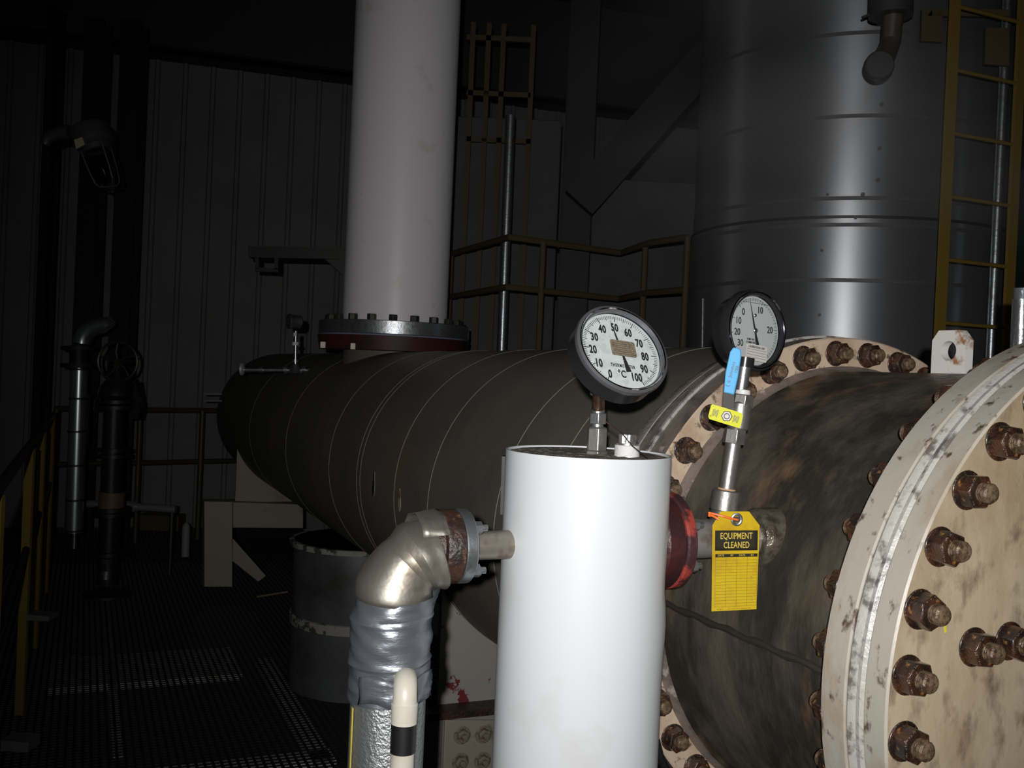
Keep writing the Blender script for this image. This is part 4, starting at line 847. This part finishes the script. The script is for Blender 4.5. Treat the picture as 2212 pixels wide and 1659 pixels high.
b = MB(); b.cyl(pD(161, 1150, dP), pD(160, 1185, dP), .02, 14); b.build('tail_pipe', gsteel, sp_)
b = MB(); b.cyl(pD(187, 850, dP + .12), pD(183, 960, dP + .12), .035, 14); tag(b.build('red_pipe', dred), 'dull red thin pipe just behind the silver banded pipe', 'pipe')
# valve stack
dV = 7.9; vk = thing('gate_valve_stack', pD(232, 1268, dV), 'dark gate valve with handwheel on a vertical pipe stack at left', 'valve')
dk = mat('dark_valve_paint', (.022, .021, .018), .45, .3)
b = MB(); b.cyl(pD(232, 1262, dV), pD(247, 880, dV), .085, 24); b.cyl(pD(250, 845, dV), pD(252, 800, dV), .05, 20); b.build('pipe', dk, vk)
for y_, r_ in ((1110, .15), (1100, .15), (985, .13), (972, .13), (880, .16), (868, .16), (1195, .14)):
    x_ = 232 + (1262 - y_) * .045; b = MB(); b.cyl(pD(x_, y_ + 4, dV), pD(x_, y_ - 4, dV), r_, 28); b.build('flange', dk, vk)
b = MB(); b.lathe(pD(250, 870, dV), Z, [(0, .1), (.06, .14), (.12, .13), (.2, .07), (.3, .05)], 24); b.build('bonnet', dk, vk)
b = MB(); b.cyl(pD(240, 1097, dV), pD(243, 1062, dV), .10, 24); b.build('rusty_sleeve', mat('brown_sleeve', (.16, .11, .06), .5), vk)
hc_ = pD(254, 781, dV - .25); b = MB(); ra_ = 41 * dV / F
b.tube([hc_ + RX * cos(a) * ra_ + UX * sin(a) * ra_ for a in [2 * pi * i / 28 for i in range(29)]], .012, 8, cap=False)
for k in range(5):
    a = 2 * pi * k / 5 + .3; b.tube([hc_, hc_ + (RX * cos(a + .2) + UX * sin(a + .2)) * ra_ * .5, hc_ + (RX * cos(a) + UX * sin(a)) * ra_], .009, 6)
b.cyl(hc_ + V((0, -.02, 0)), hc_ + V((0, .25, 0)), .02, 12); b.build('handwheel', mat('handwheel_paint', (.05, .042, .03), .4, .3), vk)
b = MB(); b.prism([pD(282, 880, dV), pD(292, 820, dV), pD(303, 880, dV), pD(296, 905, dV), pD(280, 905, dV)], V((0, .08, 0))); b.build('side_lever', dk, vk)
b = MB(); b.cyl(pD(232, 1218, dV - .09), pD(232, 1206, dV - .09), .045, 20, r2=.06); b.cyl(pD(229, 1250, dV - .08), pD(230, 1232, dV - .08), .05, 20); b.build('bright_sleeve', gsteel, vk)['label'] = 'shiny bare pipe sleeve near the floor'
fb = pD(232, 1266, dV); b = MB(); b.cyl(V((fb.x, fb.y, 0)), V((fb.x, fb.y, .02)), .19, 32); b.build('floor_ring', dsteel, vk)
# low white pipes and box behind
lw = thing('low_white_pipe', pD(330, 1100, 8.8), 'pale horizontal pipe run low behind the valve stack', 'pipe')
b = MB(); b.cyl(pD(190, 1088, 8.8), pD(380, 1100, 8.8), .035, 16); b.build('pipe', mat('pale_low', (.36, .38, .38), .3, .5), lw)
_q = pD(372, 1100, 8.8); b = MB(); b.cyl(V((_q.x, _q.y, 0)), _q, .02, 10); b.build('support_leg', dsteel, lw)
b = MB(); b.cyl(pD(272, 1093, 8.8), pD(296, 1095, 8.8), .05, 16); b.build('fitting', mat('pale_low', (.36, .38, .38), .3, .5), lw)
b = MB(); b.prism([pD(295, 1112, 10.8), pD(385, 1116, 10.8), pD(385, 1149, 10.8), pD(295, 1145, 10.8)], V((0, .25, 0))); tag(b.build('brown_box', mat('brown_box_paint', (.12, .09, .05), .6), bev=.005), 'dull brown box below the pale low pipe', 'box')
b = MB(); b.cyl(pD(400, 1202, 9.55), pD(402, 1140, 9.55), .038, 20); b.lathe(pD(402, 1140, 9.55), Z, [(0, .038), (.03, .03), (.05, .01)], 20); tag(b.build('white_bottle_canister', mat('pale_canister', (.30, .32, .31), .4)), 'pale grey upright canister left of the far beige frame', 'canister')
# dark rails behind
rb_ = [pD(290, 885, 10.2), pD(450, 888, 10.6)]
rl = rail('guard_railing', [pD(120, 880, 9.7), pD(300, 884, 10.2), pD(520, 890, 10.9)], [pD(303, 900, 10.2), pD(437, 900, 10.6), pD(122, 900, 9.7)], [pD(300, 885, 10.2).z, pD(300, 1000, 10.2).z], mat('old_brown_paint', (.07, .055, .035), .5), 'dark brown guard railing in front of the siding behind the vessel end', 'railing', 0., r=.028)
# yellow guard rail coming towards the viewer at left
zr = CAMZ - .475
ga, gb_ = pD(115, 890, 8.0), pD(-60, 1160, 2.75)
ya = thing('yellow_guardrail', V((ga.x, ga.y, 0)), 'black-topped guard railing with yellow posts along the left edge', 'railing')
b = MB(); b.tube([V((ga.x, ga.y, zr)), V((gb_.x, gb_.y, zr))], .022, 12); b.build('top_rail', blacks, ya)
b = MB(); b.tube([V((ga.x, ga.y, zr - .55)), V((gb_.x, gb_.y, zr - .55))], .018, 12); b.build('mid_rail', blacks, ya)
for dep, ww in ((3.45, .045), (5.2, .045), (6.4, .045), (7.9, .04)):
    k_ = (dep - ga.y) / (gb_.y - ga.y); q = ga + (gb_ - ga) * k_
    b = MB(); b.box(V((q.x, q.y, zr / 2 - .01)), V((ww / 2, 0, 0)), V((0, .012, 0)), Z * (zr / 2 - .01)); b.build('post', yellow, ya)
# pale toe bits
b = MB(); b.prism([pD(58, 1328, 5.1), pD(107, 1332, 5.1), pD(105, 1342, 5.1), pD(56, 1340, 5.1)], V((0, .1, 0))); tag(b.build('pale_scrap', mat('scrap', (.10, .10, .095), .7)), 'small pale bar lying by the yellow posts', 'bar')
b = MB(); b.prism([pD(0, 1600, 3.9), pD(62, 1604, 3.9), pD(60, 1626, 3.9), pD(0, 1622, 3.9)], V((0, .1, 0))); tag(b.build('pale_scrap', mat('scrap', (.10, .10, .095), .7)), 'pale block low at the bottom left corner', 'block')
b = MB(); b.bar(pD(555, 1289, 7.3), pD(622, 1278, 7.3), .012); tag(b.build('brass_rod', mat('brassy', (.45, .36, .18), .3, .8)), 'thin brassy rod on the floor left of the dark drum', 'rod')
# dark cable at the foot of the big flange
b = MB(); b.tube([pD(1418, 1600, 2.1), pD(1428, 1640, 2.1), pD(1450, 1690, 2.05)], .008, 10); tag(b.build('black_cable', black), 'black cable right of the white cylinder at the bottom edge', 'cable')
for o in bpy.data.objects:
    if '_w' in o: del o['_w']
